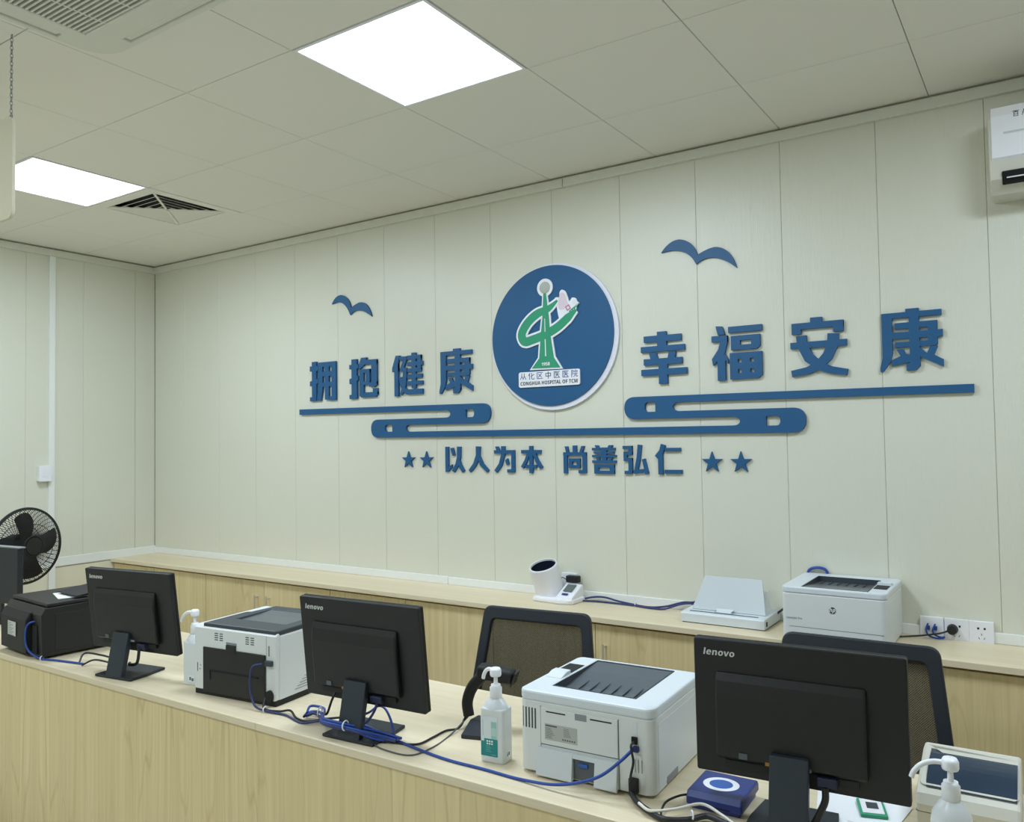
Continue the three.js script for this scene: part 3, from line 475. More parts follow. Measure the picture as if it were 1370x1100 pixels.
// ---------------------------------------------------------------- monitors
function makeMonitor(name, label, pos, turn, tilt, bx = 0) {
  const t = thing(name, label, 'monitor', pos, turn, 'black monitors on the reception desk');
  const w = 0.47, h = 0.32, y0 = 0.094;
  const lean = (g) => g.rotateX(tilt).translate(0, y0, 0);
  const back = new THREE.Shape(); roundRect(-w / 2, 0, w / 2, h, 0.006, back);
  part(t, 'rear_shell', lean(extrude(back, 0.016, 0.003).translate(0, 0, -0.016)), MAT.black);
  part(t, 'screen_bezel', lean(extrude(rectHole(roundRect(-w / 2, 0, w / 2, h, 0.006), -w / 2 + 0.016, 0.022, w / 2 - 0.016, h - 0.016), 0.010, 0.002).translate(0, 0, -0.0265)), MAT.blackMatt);
  part(t, 'screen', lean(span(-w / 2 + 0.015, w / 2 - 0.015, 0.021, h - 0.015, -0.024, -0.0165, 0)), MAT.blackGloss);
  // the raised electronics housing: sloping shoulder at the top, ledge at the bottom
  const bx0 = -0.183, bx1 = 0.152;
  part(t, 'rear_housing', lean(sweepX([[-0.002, 0.04], [0.012, 0.042], [0.02, 0.05], [0.019, 0.19], [0.012, 0.225], [0.004, 0.243], [-0.002, 0.243]], bx0, bx1, 0.006)), MAT.black);
  part(t, 'port_recess', lean(span(bx0 + 0.02, bx1 - 0.02, 0.022, 0.039, -0.001, 0.008, 0.001)), MAT.blackMatt);
  part(t, 'connector', lean(span(0.045, 0.088, 0.018, 0.04, 0.004, 0.024, 0.003)), MAT.connector);
  part(t, 'port_label', lean(span(-0.068, -0.056, 0.044, 0.052, 0.0195, 0.0206, 0)), std(0xb07a2c, 0.6));
  part(t, 'rating_label', lean(span(0.008, 0.034, 0.046, 0.054, 0.0215, 0.0222, 0)), MAT.grey);
  part(t, 'rating_label', lean(span(-0.128, -0.108, 0.05, 0.064, 0.0215, 0.0222, 0)), MAT.midGrey);
  const logo = text('lenovo', 0.0152, 0.0012), m = new THREE.Matrix4().set(1.12, 0.18, 0, 0, 0, 1, 0, 0, 0, 0, 1, 0, 0, 0, 0, 1);
  part(t, 'logo', lean(logo.applyMatrix4(m).translate(-w / 2 + 0.062, h - 0.031, 0.0)), MAT.aluminium);
  // slanted neck and foot
  const neck = sweepX([[0.052, 0.006], [0.074, 0.006], [0.038, 0.17], [0.02, 0.17], [0.02, 0.15]], bx - 0.043, bx + 0.043, 0.003);
  part(t, 'neck', neck, MAT.neck);
  const foot = shapeOf([[bx - 0.098, -0.055], [bx + 0.098, -0.055], [bx + 0.098, 0.02], [bx + 0.085, 0.12], [bx - 0.085, 0.12], [bx - 0.098, 0.02]]);
  part(t, 'foot', extrude(foot, 0.011, 0.003).rotateX(-Math.PI / 2).translate(0, 0, 0.02), MAT.blackBlue);
  return t;
}
const RAD = Math.PI / 180;
makeMonitor('monitor', 'black monitor seen from behind, right of the black office printer', [2.736, DESK, 1.843], 8.3 * RAD, 7.4 * RAD, -0.03);
makeMonitor('monitor', 'black monitor seen from behind, blue cables bundled around its foot', [3.976, DESK, 1.847], 3.9 * RAD, 6.4 * RAD, -0.005);
makeMonitor('monitor', 'large black monitor seen from behind, nearest, right of the white printer', [5.261, DESK, 1.769], 4.55 * RAD, 1.3 * RAD, -0.012);
{ // the one cut by the left edge
  const t = thing('desk_screen', 'black screen cut by the left edge beside the fan', 'monitor', [1.265, DESK, 1.65], 0.1);
  part(t, 'panel', box(0.42, 0.285, 0.03, -0.075, 0.247, 0, 0.006), MAT.blackBlue);
  part(t, 'bezel', box(0.43, 0.007, 0.034, -0.066, 0.392, 0, 0.002), MAT.grey);
  part(t, 'neck', span(-0.1, -0.05, 0.01, 0.15, -0.03, -0.012, 0.003), MAT.blackBlue);
  part(t, 'foot', span(-0.16, 0.01, 0, 0.012, -0.09, 0.06, 0.004), MAT.blackBlue);
}

// ---------------------------------------------------------------- laser printers (rear side on local +z)
function makeLaser(label, pos, turn) {
  const t = thing('laser_printer', label, 'printer', pos, turn, 'white laser printers with a dark tray');
  const w = 0.388, d = 0.372, h = 0.222, X = w / 2, Z = d / 2;
  const foot = roundRect(-X, -Z, X, Z, 0.024);
  part(t, 'body', extrude(foot, h - 0.034, 0.003).rotateX(-Math.PI / 2).translate(0, 0.008, 0), MAT.printerGrey);
  // top cover with the output tray cut into it (x: tray to the right of the control panel)
  const top = roundRect(-X - 0.001, -Z - 0.001, X + 0.001, Z + 0.001, 0.025);
  rectHole(top, -0.125, -0.118, 0.12, 0.17);       // shape y = -z
  part(t, 'top_cover', extrude(top, 0.027, 0.006).rotateX(-Math.PI / 2).translate(0, h - 0.0265, 0), MAT.printerWhite);
  const tray = sweepX([[0.118, -0.027], [0.118, -0.021], [0.03, -0.018], [-0.08, -0.006], [-0.15, -0.001], [-0.17, -0.0005], [-0.17, -0.027]], -0.125, 0.12);
  part(t, 'output_tray', tray.translate(0, h - 0.001, 0), MAT.midGrey);
  for (let k = 0; k < 6; k++) part(t, 'tray_rib', sweepX([[0.112, -0.0225], [0.03, -0.019], [-0.01, -0.012], [0.02, -0.0145], [0.1, -0.019]], -0.001, 0.001).translate(-0.075 + k * 0.033, h, 0), MAT.darkGrey);
  part(t, 'tray_edge', [span(-0.125, 0.12, h - 0.024, h + 0.0005, -0.172, -0.166, 0.001), span(0.117, 0.1205, h - 0.024, h + 0.0003, -0.17, 0.118, 0.001), span(-0.1255, -0.122, h - 0.024, h + 0.0003, -0.17, 0.118, 0.001), span(-0.125, 0.12, h - 0.024, h + 0.0003, 0.1145, 0.1185, 0.001)], MAT.darkGrey);
  const cp = part(t, 'control_panel', sweepX([[-0.005, -0.004], [-0.005, 0.011], [0.02, 0.011], [0.055, 0.002], [0.055, -0.004]], -0.182, -0.132, 0.002).translate(0, h, 0), MAT.printerWhite);
  part(cp, 'display', box(0.048, 0.002, 0.085, -0.157, h + 0.0015, -0.052, 0.0006), MAT.blackMatt);
  // rear door, label, duplexer, ports, vents
  part(t, 'rear_door', [span(-0.125, 0.099, 0.087, 0.183, Z - 0.002, Z + 0.0035, 0.002)], MAT.printerGrey);
  part(t, 'door_gap', [span(0.0995, 0.1012, 0.01, 0.186, Z - 0.001, Z + 0.0006, 0), span(-0.127, -0.1255, 0.03, 0.186, Z - 0.001, Z + 0.0006, 0), span(-0.126, 0.1, 0.0845, 0.0866, Z - 0.001, Z + 0.0006, 0)], MAT.midGrey);
  part(t, 'door_slot', span(-0.108, -0.05, 0.172, 0.1755, Z + 0.002, Z + 0.0042, 0.0005), MAT.blackMatt);
  part(t, 'door_slot', span(0.022, 0.083, 0.172, 0.1755, Z + 0.002, Z + 0.0042, 0.0005), MAT.blackMatt);
  part(t, 'door_handle', span(-0.022, 0.012, 0.165, 0.182, Z + 0.001, Z + 0.0042, 0.0005), MAT.grey);
  print(t, 'rating_label', 0.096, 0.042, (k, W0, H0) => {
    k.fillStyle = '#b9bbb4'; k.fillRect(0, 0, W0, H0); k.fillStyle = '#4a4c4c'; k.fillRect(6, 8, 92, 9);
    k.fillStyle = '#6d706e'; for (let r = 0; r < 7; r++) { k.fillRect(8, 28 + r * 11, 40 + ((r * 37) % 30), 4); k.fillRect(150, 14 + r * 9, 40 + ((r * 53) % 50), 3); }
    k.fillStyle = '#55585a'; for (let r = 0; r < 6; r++) k.fillRect(140 + r * 18, 88, 11, 11);
  }, [-0.064, 0.1215, Z + 0.0038]);
  part(t, 'duplexer', [sweepX([[-0.002, 0.012], [0.012, 0.004], [0.017, 0.008], [0.008, 0.078], [-0.002, 0.078]], -0.135, -0.029, 0.001), sweepX([[-0.002, 0.012], [0.012, 0.004], [0.017, 0.008], [0.008, 0.078], [-0.002, 0.078]], 0.035, 0.098, 0.001), sweepX([[-0.002, 0.066], [0.0085, 0.066], [0.008, 0.078], [-0.002, 0.078]], -0.029, 0.035)].map((g) => g.translate(0, 0, Z)), MAT.printerWhite);
  part(t, 'duplexer_recess', span(-0.029, 0.035, 0.012, 0.066, Z - 0.004, Z + 0.002, 0), MAT.midGrey);
  part(t, 'duplexer_latch', span(-0.012, 0.014, 0.046, 0.056, Z, Z + 0.008, 0.002), MAT.usbBlue);
  part(t, 'port_strip', span(0.136, 0.151, 0.135, 0.188, Z - 0.002, Z + 0.001, 0.0008), MAT.printerWhite);
  part(t, 'usb_port', span(0.137, 0.152, 0.132, 0.15, Z - 0.002, Z + 0.006, 0.001), MAT.hole);
  part(t, 'network_port', span(0.14, 0.156, 0.114, 0.127, Z - 0.002, Z + 0.01, 0.001), MAT.cableNavy);
  for (let k = 0; k < 3; k++) part(t, 'vent_slot', span(0.143 + k * 0.009, 0.1455 + k * 0.009, 0.062, 0.094, Z - 0.002, Z + 0.0006, 0), MAT.grey);
  part(t, 'power_inlet', span(0.129, 0.153, 0.012, 0.048, Z - 0.002, Z + 0.011, 0.002), MAT.blackMatt);
  for (let k = 0; k < 5; k++) part(t, 'vent_slot', span(-0.183 + k * 0.0095, -0.179 + k * 0.0095, 0.122, 0.176, Z - 0.003, Z + (k > 0 ? 0.0006 : -0.0025), 0), MAT.darkGrey);
  for (const s of [-1, 1]) part(t, 'side_cover', span(s * X - 0.0008, s * X + 0.0008, 0.02, 0.178, -Z + 0.03, Z - 0.032, 0.0004), MAT.printerSide);
  part(t, 'side_handle', span(X - 0.004, X + 0.002, 0.012, 0.03, 0.02, 0.1, 0.001), MAT.grey);
  part(t, 'front_line', span(-X + 0.012, X - 0.03, 0.0655, 0.0668, -Z - 0.0006, -Z + 0.002, 0), MAT.midGrey);
  // front face: round maker's emblem and model line
  part(t, 'logo_disc', cyl(0.0125, 0.0125, 0.002, 0, 0, 0, 32).rotateX(Math.PI / 2).translate(0.0, 0.142, -Z - 0.0006), MAT.darkGrey);
  const hp = text('hp', 0.0135, 0.001).applyMatrix4(new THREE.Matrix4().set(1, 0.25, 0, 0, 0, 1.15, 0, 0, 0, 0, 1, 0, 0, 0, 0, 1));
  part(t, 'logo', hp.rotateY(Math.PI).translate(0, 0.142, -Z - 0.0016), MAT.white);
  const model = text('LaserJet Pro', 0.0075, 0.0006);
  part(t, 'model_name', model.rotateY(Math.PI).translate(0.145, 0.098, -Z), MAT.grey);
  part(t, 'foot', [[-1, -1], [1, -1], [-1, 1], [1, 1]].map(([a, b]) => cyl(0.012, 0.012, 0.009, a * (X - 0.05), 0.0045, b * (Z - 0.05), 16)), MAT.blackMatt);
  return t;
}
makeLaser('white laser printer seen from behind, shiny dark output tray, right of sanitizer bottle', [4.722, DESK, 1.634], 2.4 * RAD);
makeLaser('white laser printer with a round black logo, on the worktop by the sockets', [5.040, TOP, 0.197], Math.PI);

{ // second printer: pale grey rear, big dark rear door, dark top
  const t = thing('laser_printer', 'pale grey laser printer with dark top and large black rear door', 'printer', [3.322, DESK, 1.652], 6 * RAD);
  const X = 0.197, Z = 0.19, h = 0.25;
  const side = [[Z, 0.02], [Z, h - 0.012], [Z - 0.012, h - 0.002], [-Z + 0.03, h - 0.002], [-Z, h - 0.03], [-Z - 0.01, 0.02]];
  part(t, 'body', sweepX(side, -X, X, 0.005), MAT.printerGrey);
  part(t, 'base', span(-X + 0.002, X - 0.002, 0, 0.022, -Z - 0.008, Z - 0.002, 0.003), MAT.blackMatt);
  for (const s of [-1, 1]) part(t, 'side_cover', sweepX([[Z - 0.016, 0.022], [Z - 0.02, h - 0.014], [-Z + 0.03, h - 0.014], [-Z - 0.004, 0.022]], s * X - 0.003, s * X + 0.003, 0.001), MAT.printerSide);
  const tc = shapeOf([[-X + 0.042, -Z + 0.006], [X - 0.006, -Z + 0.006], [X + 0.001, -Z + 0.02], [X + 0.001, Z - 0.04], [-X + 0.07, Z - 0.04], [-X + 0.058, 0.03], [-X + 0.042, 0.02]]);
  rectHole(tc, -0.095, -0.085, 0.145, 0.09);
  part(t, 'top_cover', extrude(tc, 0.018, 0.004).rotateX(-Math.PI / 2).translate(0, h - 0.012, 0), MAT.darkGrey);
  part(t, 'output_tray', sweepX([[0.09, -0.008], [0.09, -0.0015], [-0.03, 0.0005], [-0.09, 0.004], [-0.09, -0.008]], -0.096, 0.146).translate(0, h, 0), MAT.midGrey);
  part(t, 'rear_door', span(-0.15, 0.152, 0.012, 0.172, Z - 0.003, Z + 0.004, 0.003), MAT.black);
  part(t, 'door_latch', span(-0.035, 0.012, 0.158, 0.19, Z - 0.003, Z + 0.006, 0.003), MAT.black);
  part(t, 'latch_recess', span(-0.037, 0.014, 0.185, 0.198, Z - 0.003, Z + 0.001, 0.001), MAT.grey);
  part(t, 'door_slot', [span(-0.115, 0.12, 0.088, 0.094, Z + 0.002, Z + 0.006, 0.001), span(-0.115, -0.11, 0.06, 0.094, Z + 0.002, Z + 0.006, 0.001)], MAT.hole);
  for (const [cx, cy] of [[-0.085, 0.218], [0.065, 0.218]]) for (let a = 0; a < 2; a++) for (let b = 0; b < 4; b++) part(t, 'vent_slot', box(0.016, 0.0032, 0.002, cx + a * 0.024, cy + 0.006 - b * 0.0075, Z, 0.0005).applyMatrix4(new THREE.Matrix4()), MAT.darkGrey);
  part(t, 'usb_port', span(0.156, 0.186, 0.138, 0.156, Z - 0.002, Z + 0.012, 0.002), MAT.darkGrey);
  part(t, 'power_inlet', cyl(0.016, 0.016, 0.012, 0, 0, 0, 20).scale(1, 1, 1.3).rotateX(Math.PI / 2).translate(0.172, 0.035, Z + 0.003), MAT.blackMatt);
  part(t, 'column_seam', [span(0.1535, 0.155, 0.02, h - 0.012, Z - 0.002, Z + 0.0005, 0), span(0.163, 0.17, 0.17, 0.205, Z - 0.002, Z + 0.0006, 0)], MAT.grey);
  for (let k = 0; k < 6; k++) part(t, 'side_vent', span(X + 0.001, X + 0.0036, 0.036 + k * 0.009, 0.039 + k * 0.009, -0.13 + k * 0.006, 0.1 - k * 0.012, 0.0004), MAT.grey);
  part(t, 'side_mark', [span(-0.166, -0.163, 0.102, 0.106, Z - 0.001, Z + 0.0006, 0), span(-0.17, -0.166, 0.088, 0.092, Z - 0.001, Z + 0.0006, 0), span(-0.182, -0.178, 0.08, 0.112, Z - 0.006, Z + 0.0004, 0)], MAT.midGrey);
}
{ // black multifunction printer at the left edge
  const t = thing('office_printer', 'black office printer at the left end of the desk with paper on top', 'printer', [2.015, DESK, 1.735], -5 * RAD);
  t.scale.y = 0.93;
  const X = 0.19, Z = 0.17;
  part(t, 'body', sweepX([[Z, 0.012], [Z + 0.005, 0.2], [Z - 0.012, 0.232], [-Z, 0.236], [-Z - 0.05, 0.2], [-Z - 0.05, 0.012]], -X, X, 0.004), MAT.black);
  part(t, 'rear_cover', sweepX([[Z - 0.002, 0.004], [Z + 0.028, 0.02], [Z + 0.03, 0.17], [Z + 0.012, 0.205], [Z - 0.002, 0.205]], -X + 0.01, 0.09, 0.004), MAT.blackMatt);
  part(t, 'top_cover', span(-X + 0.004, X - 0.004, 0.234, 0.25, -Z + 0.02, Z - 0.02, 0.004), MAT.black);
  part(t, 'output_tray', box(0.2, 0.005, 0.17, 0, 0, 0, 0.002).rotateX(0.12).translate(0.07, 0.272, -0.06), MAT.blackMatt);
  print(t, 'rating_label', 0.085, 0.066, (k, W0, H0) => {
    k.fillStyle = '#c9cac2'; k.fillRect(0, 0, W0, H0); k.fillStyle = '#7a7d78'; for (let r = 0; r < 8; r++) k.fillRect(18, 22 + r * 24, 90 + ((r * 61) % 110), 9); k.fillRect(20, 200, 80, 18);
  }, [-0.048, 0.118, Z + 0.0325]);
  part(t, 'side_panel', span(X - 0.003, X + 0.002, 0.03, 0.2, -Z + 0.03, Z - 0.05, 0.002), MAT.black);
  part(t, 'port_recess', span(0.1, 0.15, 0.02, 0.15, Z - 0.004, Z + 0.008, 0.003), MAT.hole);
  part(t, 'foot', [[-1, -1], [1, -1], [-1, 1], [1, 1]].map(([a, b]) => cyl(0.013, 0.013, 0.014, a * 0.15, 0.007, b * 0.13, 14)), MAT.blackMatt);
  const p = single('paper_sheet', box(0.17, 0.0016, 0.12, 0, 0, 0, 0), MAT.paper, 'white paper sheets lying on top of the black office printer', 'paper');
  p.position.set(2.06, DESK + 0.2336, 1.735); p.rotation.y = -0.35;
}

// ---------------------------------------------------------------- document scanner on the worktop
{
  const t = thing('document_scanner', 'white flat document scanner with an upright paper tray on the worktop', 'scanner', [4.551, TOP, 0.135]);
  part(t, 'base', sweepX([[0.115, 0.004], [0.118, 0.04], [0.112, 0.046], [-0.11, 0.05], [-0.115, 0.004]], -0.187, 0.187, 0.003), MAT.printerWhite);
  part(t, 'feed_slot', span(-0.155, 0.15, 0.045, 0.0488, 0.078, 0.087, 0.0005), MAT.midGrey);
  const tr = shapeOf([[-0.165, 0], [0.165, 0], [0.135, 0.155], [-0.125, 0.155]]);
  part(t, 'paper_tray', extrude(tr, 0.008, 0.002).rotateX(-0.42).translate(0.005, 0.046, 0.038), MAT.trayGrey);
  part(t, 'tray_support', sweepX([[-0.105, 0.045], [-0.02, 0.045], [-0.06, 0.135], [-0.075, 0.135]], 0.135, 0.15, 0.002), MAT.printerGrey);
  part(t, 'tray_support', sweepX([[-0.105, 0.045], [-0.02, 0.045], [-0.06, 0.135], [-0.075, 0.135]], -0.15, -0.135, 0.002), MAT.printerGrey);
  part(t, 'paper_guide', box(0.075, 0.003, 0.034, 0, 0, 0, 0.001).rotateX(0.35).translate(-0.005, 0.055, 0.064), MAT.printerWhite);
  part(t, 'guide_edge', [box(0.075, 0.0026, 0.003, -0.005, 0.0492, 0.081, 0.0005), box(0.003, 0.0026, 0.03, -0.041, 0.0555, 0.066, 0.0005), box(0.003, 0.0026, 0.03, 0.031, 0.0555, 0.066, 0.0005)], MAT.grey);
  part(t, 'tray_mark', box(0.026, 0.004, 0.0008, 0, 0, 0, 0).rotateX(-0.42).translate(0.01, 0.168, -0.0085), MAT.grey);
  part(t, 'side_button', span(0.1865, 0.1885, 0.014, 0.034, 0.082, 0.098, 0.0008), MAT.hole);
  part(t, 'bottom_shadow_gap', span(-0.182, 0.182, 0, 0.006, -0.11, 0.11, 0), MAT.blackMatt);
}
// ---------------------------------------------------------------- blood pressure monitor
{
  const t = thing('blood_pressure_monitor', 'white arm-tunnel blood pressure monitor with a dark opening on the worktop', 'medical device', [3.655, TOP, 0.1]);
  const base = shapeOf([[-0.115, -0.08], [0.05, -0.095], [0.115, -0.07], [0.12, 0.04], [0.06, 0.075], [-0.1, 0.07]]);
  part(t, 'base', extrude(base, 0.026, 0.008).rotateX(-Math.PI / 2), MAT.white);
  part(t, 'console', sweepX([[0.082, 0.018], [0.075, 0.034], [-0.03, 0.085], [-0.045, 0.08], [-0.045, 0.018]], 0.018, 0.112, 0.005), MAT.white);
  part(t, 'display', box(0.05, 0.002, 0.06, 0, 0, 0, 0.0006).rotateX(0.45).translate(0.064, 0.0705, 0.011), std(0x5f6e6a, 0.25));
  part(t, 'start_button', box(0.034, 0.003, 0.012, 0, 0, 0, 0.001).rotateX(0.45).translate(0.062, 0.047, 0.058), MAT.navy);
  const cuff = (g) => g.scale(0.96, 1, 0.96).rotateX(0.36).rotateZ(0.06).translate(-0.058, 0.016, -0.012);
  part(t, 'arm_tunnel', cuff(lathe([[0.07, 0], [0.077, 0.01], [0.077, 0.17], [0.0735, 0.178], [0.068, 0.176], [0.0675, 0.05]], 40)), MAT.white);
  part(t, 'cuff_lining', cuff(lathe([[0.001, 0.05], [0.0655, 0.05], [0.0672, 0.168], [0.0676, 0.164], [0.0676, 0.048], [0.001, 0.048]], 40)), MAT.navy.clone()).material.color.set(0x1c2233);
}
// ---------------------------------------------------------------- sockets on the back wall
function socket(label, x, y, build) {
  const t = thing('wall_socket', label, 'socket', [x, y, 0]);
  part(t, 'back_box', span(-0.042, 0.042, -0.042, 0.042, 0, 0.014, 0.002), MAT.trim);
  part(t, 'face_plate', span(-0.043, 0.043, -0.0455, 0.0455, 0.013, 0.021, 0.003), MAT.white);
  build(t, 0.0205);
}
const holes5 = (t, z) => {
  for (const [dx, dy] of [[-0.011, 0.017], [0.011, 0.017]]) part(t, 'pin_hole', span(dx - 0.0035, dx + 0.0035, dy - 0.004, dy + 0.004, z, z + 0.001, 0.0003), MAT.hole);
  for (const [dx, dy, r] of [[0, -0.006, 0], [-0.009, -0.021, 0.5], [0.009, -0.021, -0.5]]) part(t, 'pin_hole', box(0.0025, 0.008, 0.001, 0, 0, 0, 0).rotateZ(r).translate(dx, dy, z + 0.0005), MAT.midGrey);
};
socket('white network socket with two blue plugs, leftmost of the three plates by the printer', 5.340, 0.868, (t, z) => {
  for (const dx of [-0.012, 0.014]) part(t, 'network_plug', span(dx - 0.006, dx + 0.006, -0.006, 0.01, z, z + 0.014, 0.001), MAT.cableBlue);
  part(t, 'jack_frame', span(-0.03, 0.032, -0.012, 0.014, z, z + 0.0012, 0.0004), MAT.trim);
});
socket('white socket with a round black plug, middle of the three plates by the printer', 5.428, 0.868, (t, z) => holes5(t, z));
socket('empty white five-hole socket, rightmost of the three plates by the printer', 5.514, 0.868, (t, z) => holes5(t, z));
socket('white double socket half hidden behind the blood pressure monitor', 3.662, 0.914, (t, z) => holes5(t, z));
{
  const t = thing('power_plug', 'round black plug in the middle wall socket', 'plug', [5.414, 0.872, 0.0205]);
  part(t, 'body', cyl(0.017, 0.02, 0.03, 0, 0, 0, 24).rotateX(Math.PI / 2).translate(0, 0, 0.0155), MAT.blackMatt);
  part(t, 'cord', tube([[-0.012, -0.004, 0.02], [-0.04, -0.014, 0.035], [-0.09, -0.026, 0.04], [-0.14, -0.034, 0.05], [-0.19, -0.037, 0.07], [-0.24, -0.036, 0.1]], 0.0036), MAT.cableBlack);
  const a = thing('power_adapter', 'small black adapter plugged in behind the blood pressure monitor', 'adapter', [3.7, 0.934, 0.0215]);
  part(a, 'body', box(0.07, 0.034, 0.036, 0, 0, 0.019, 0.005), MAT.blackMatt);
  part(a, 'cord', tube([[-0.03, -0.012, 0.02], [-0.06, 0.005, 0.03], [-0.055, -0.03, 0.04], [-0.03, -0.062, 0.03], [0.01, -0.072, 0.02]], 0.002), MAT.cableBlack);
}

// ---------------------------------------------------------------- sanitizer bottles
function makeBottle(label, pos, turn, kind, aim = 0) {
  const t = thing('sanitizer_bottle', label, 'bottle', pos, turn);
  if (kind === 'square') {
    const s = roundRect(-0.036, -0.026, 0.036, 0.026, 0.009);
    part(t, 'body', extrude(s, 0.142, 0.004).rotateX(-Math.PI / 2), MAT.bottle);
    part(t, 'shoulder', lathe([[0.0355, 0], [0.034, 0.006], [0.026, 0.02], [0.017, 0.028], [0.015, 0.03]], 28).scale(1, 1, 0.74).translate(0, 0.139, 0), MAT.bottle);
  } else {
    part(t, 'body', lathe([[0.001, 0], [0.034, 0], [0.037, 0.006], [0.037, 0.12], [0.034, 0.14], [0.024, 0.158], [0.016, 0.166], [0.015, 0.172]], 36), MAT.bottle);
  }
  const y = 0.167;
  part(t, 'collar', lathe([[0.001, 0], [0.0165, 0], [0.0165, 0.026], [0.013, 0.03], [0.013, 0.034], [0.001, 0.034]], 28).translate(0, y, 0), MAT.pump);
  part(t, 'pump_stem', cyl(0.005, 0.006, 0.03, 0, y + 0.046, 0, 16), MAT.pump);
  part(t, 'pump_head', lathe([[0.001, 0], [0.014, 0], [0.0155, 0.004], [0.0155, 0.016], [0.012, 0.022], [0.001, 0.023]], 28).translate(0, y + 0.056, 0), MAT.pump);
  part(t, 'nozzle', tube([[-0.008, y + 0.068, 0], [-0.03, y + 0.068, 0], [-0.05, y + 0.06, 0], [-0.064, y + 0.044, 0], [-0.068, y + 0.034, 0]], 0.0052).rotateY(aim), MAT.pump);
  return t;
}
{
  const b = makeBottle('square white sanitizer bottle with a teal label, left of the white printer', [4.440, DESK, 1.800], 0.12, 'square', -0.55);
  b.scale.setScalar(1.05);
  print(b, 'label', 0.05, 0.104, (k, W0, H0) => {
    k.fillStyle = '#dfe9ea'; k.fillRect(0, 0, W0, H0);
    const g = k.createLinearGradient(W0 * 0.6, 0, W0, 0); k.fillStyle = '#9fcfc6'; k.fillRect(W0 * 0.62, H0 * 0.12, W0 * 0.34, H0 * 0.45); k.fillStyle = '#b9dcd6'; k.fillRect(W0 * 0.62, H0 * 0.28, W0 * 0.3, H0 * 0.2);
    k.fillStyle = '#8fa9ad'; k.fillRect(W0 * 0.12, H0 * 0.1, 6, H0 * 0.4);
    k.fillStyle = '#1d8d8c'; k.fillRect(0, H0 * 0.56, W0, H0 * 0.44); k.fillStyle = '#dfe9ea'; k.fillRect(0, H0 * 0.5, W0 * 0.2, H0 * 0.13);
    k.fillStyle = '#e8f4f3'; for (let i = 0; i < 3; i++) { k.fillRect(W0 * (0.34 + i * 0.14), H0 * 0.6, W0 * 0.1, H0 * 0.045); k.fillRect(W0 * (0.34 + i * 0.14), H0 * 0.665, W0 * 0.1, H0 * 0.04); }
    k.fillStyle = '#8cc6c4'; for (let i = 0; i < 4; i++) k.fillRect(W0 * 0.3, H0 * (0.74 + i * 0.045), W0 * (0.25 + 0.06 * (i % 2)), 5); k.fillRect(W0 * 0.62, H0 * 0.95, W0 * 0.3, 6);
  }, [-0.008, 0.07, 0.0264]);
  print(b, 'side_mark', 0.02, 0.02, (k, W0, H0) => { k.fillStyle = '#e9efef'; k.fillRect(0, 0, W0, H0); k.fillStyle = '#3c4446'; k.fillRect(30, 90, 60, 90); k.fillRect(60, 50, 30, 150); k.fillRect(130, 60, 80, 110); }, [0.0364, 0.022, 0.002], [0, Math.PI / 2, 0]);
  const c = makeBottle('white sanitizer bottle with a long nozzle, left of the grey printer with the dark top', [3.048, DESK, 1.79], 0.2, 'square');
  c.scale.set(1, 1.13, 1);
  print(c, 'side_mark', 0.03, 0.022, (k, W0, H0) => { k.fillStyle = '#e9efef'; k.fillRect(0, 0, W0, H0); k.fillStyle = '#4f6a6c'; k.fillRect(40, 40, 70, 90); k.fillRect(130, 70, 80, 80); }, [0.008, 0.022, 0.0264]);
  makeBottle('round white pump bottle at the bottom edge, in front of the beige device', [5.583, DESK, 1.86], 0.25, 'round').scale.setScalar(1.04);
}

// ---------------------------------------------------------------- barcode scanner on its stand
{
  const t = thing('barcode_scanner', 'black handheld barcode scanner resting in a stand behind the sanitizer bottle', 'barcode scanner', [4.26, DESK, 1.63], 0.3);
  part(t, 'stand_base', sweepX([[0.085, 0], [0.085, 0.012], [0.0, 0.03], [-0.07, 0.02], [-0.07, 0]], -0.034, 0.045, 0.004), MAT.blackBlue);
  part(t, 'stand_post', tube([[0.02, 0.02, 0.0], [0.045, 0.06, -0.015], [0.05, 0.1, -0.03], [0.035, 0.135, -0.03]], 0.011, 24), MAT.blackMatt);
  part(t, 'handle', tube([[-0.045, 0.035, -0.02], [-0.05, 0.075, -0.022], [-0.035, 0.12, -0.026], [0.0, 0.16, -0.03]], 0.0185, 28), MAT.blackMatt);
  part(t, 'scan_head', box(0.12, 0.044, 0.056, 0, 0, 0, 0.014).rotateZ(-0.12).translate(0.045, 0.168, -0.03), MAT.blackMatt);
  part(t, 'scan_window', box(0.006, 0.044, 0.058, 0, 0, 0, 0.002).rotateZ(-0.32).translate(0.106, 0.158, -0.03), MAT.blackGloss);
}
// ---------------------------------------------------------------- blue card reader
{
  const t = thing('card_reader', 'flat blue card reader with a white ring on top, beside the nearest monitor foot', 'card reader', [5.068, DESK, 1.726], 0.03);
  part(t, 'base', span(-0.062, 0.062, 0, 0.022, -0.07, 0.07, 0.005), MAT.navy);
  part(t, 'top_shell', sweepX([[0.076, 0.012], [0.076, 0.03], [0.066, 0.042], [-0.066, 0.042], [-0.074, 0.034], [-0.074, 0.016]], -0.068, 0.068, 0.004), MAT.navy);
  part(t, 'ring', new THREE.RingGeometry(0.024, 0.04, 40).rotateX(-Math.PI / 2).translate(0, 0, 0).scale(1.1, 1, 1), MAT.white).position.set(-0.004, 0.0426, 0.0);
  part(t, 'ring_centre', cyl(0.026, 0.026, 0.001, 0, 0, 0, 32).scale(1.1, 1, 1), MAT.usbBlue).position.set(-0.004, 0.0424, 0.0);
  part(t, 'card_slot', span(-0.04, 0.04, 0.014, 0.017, 0.0735, 0.0765, 0.0005), MAT.hole);
}
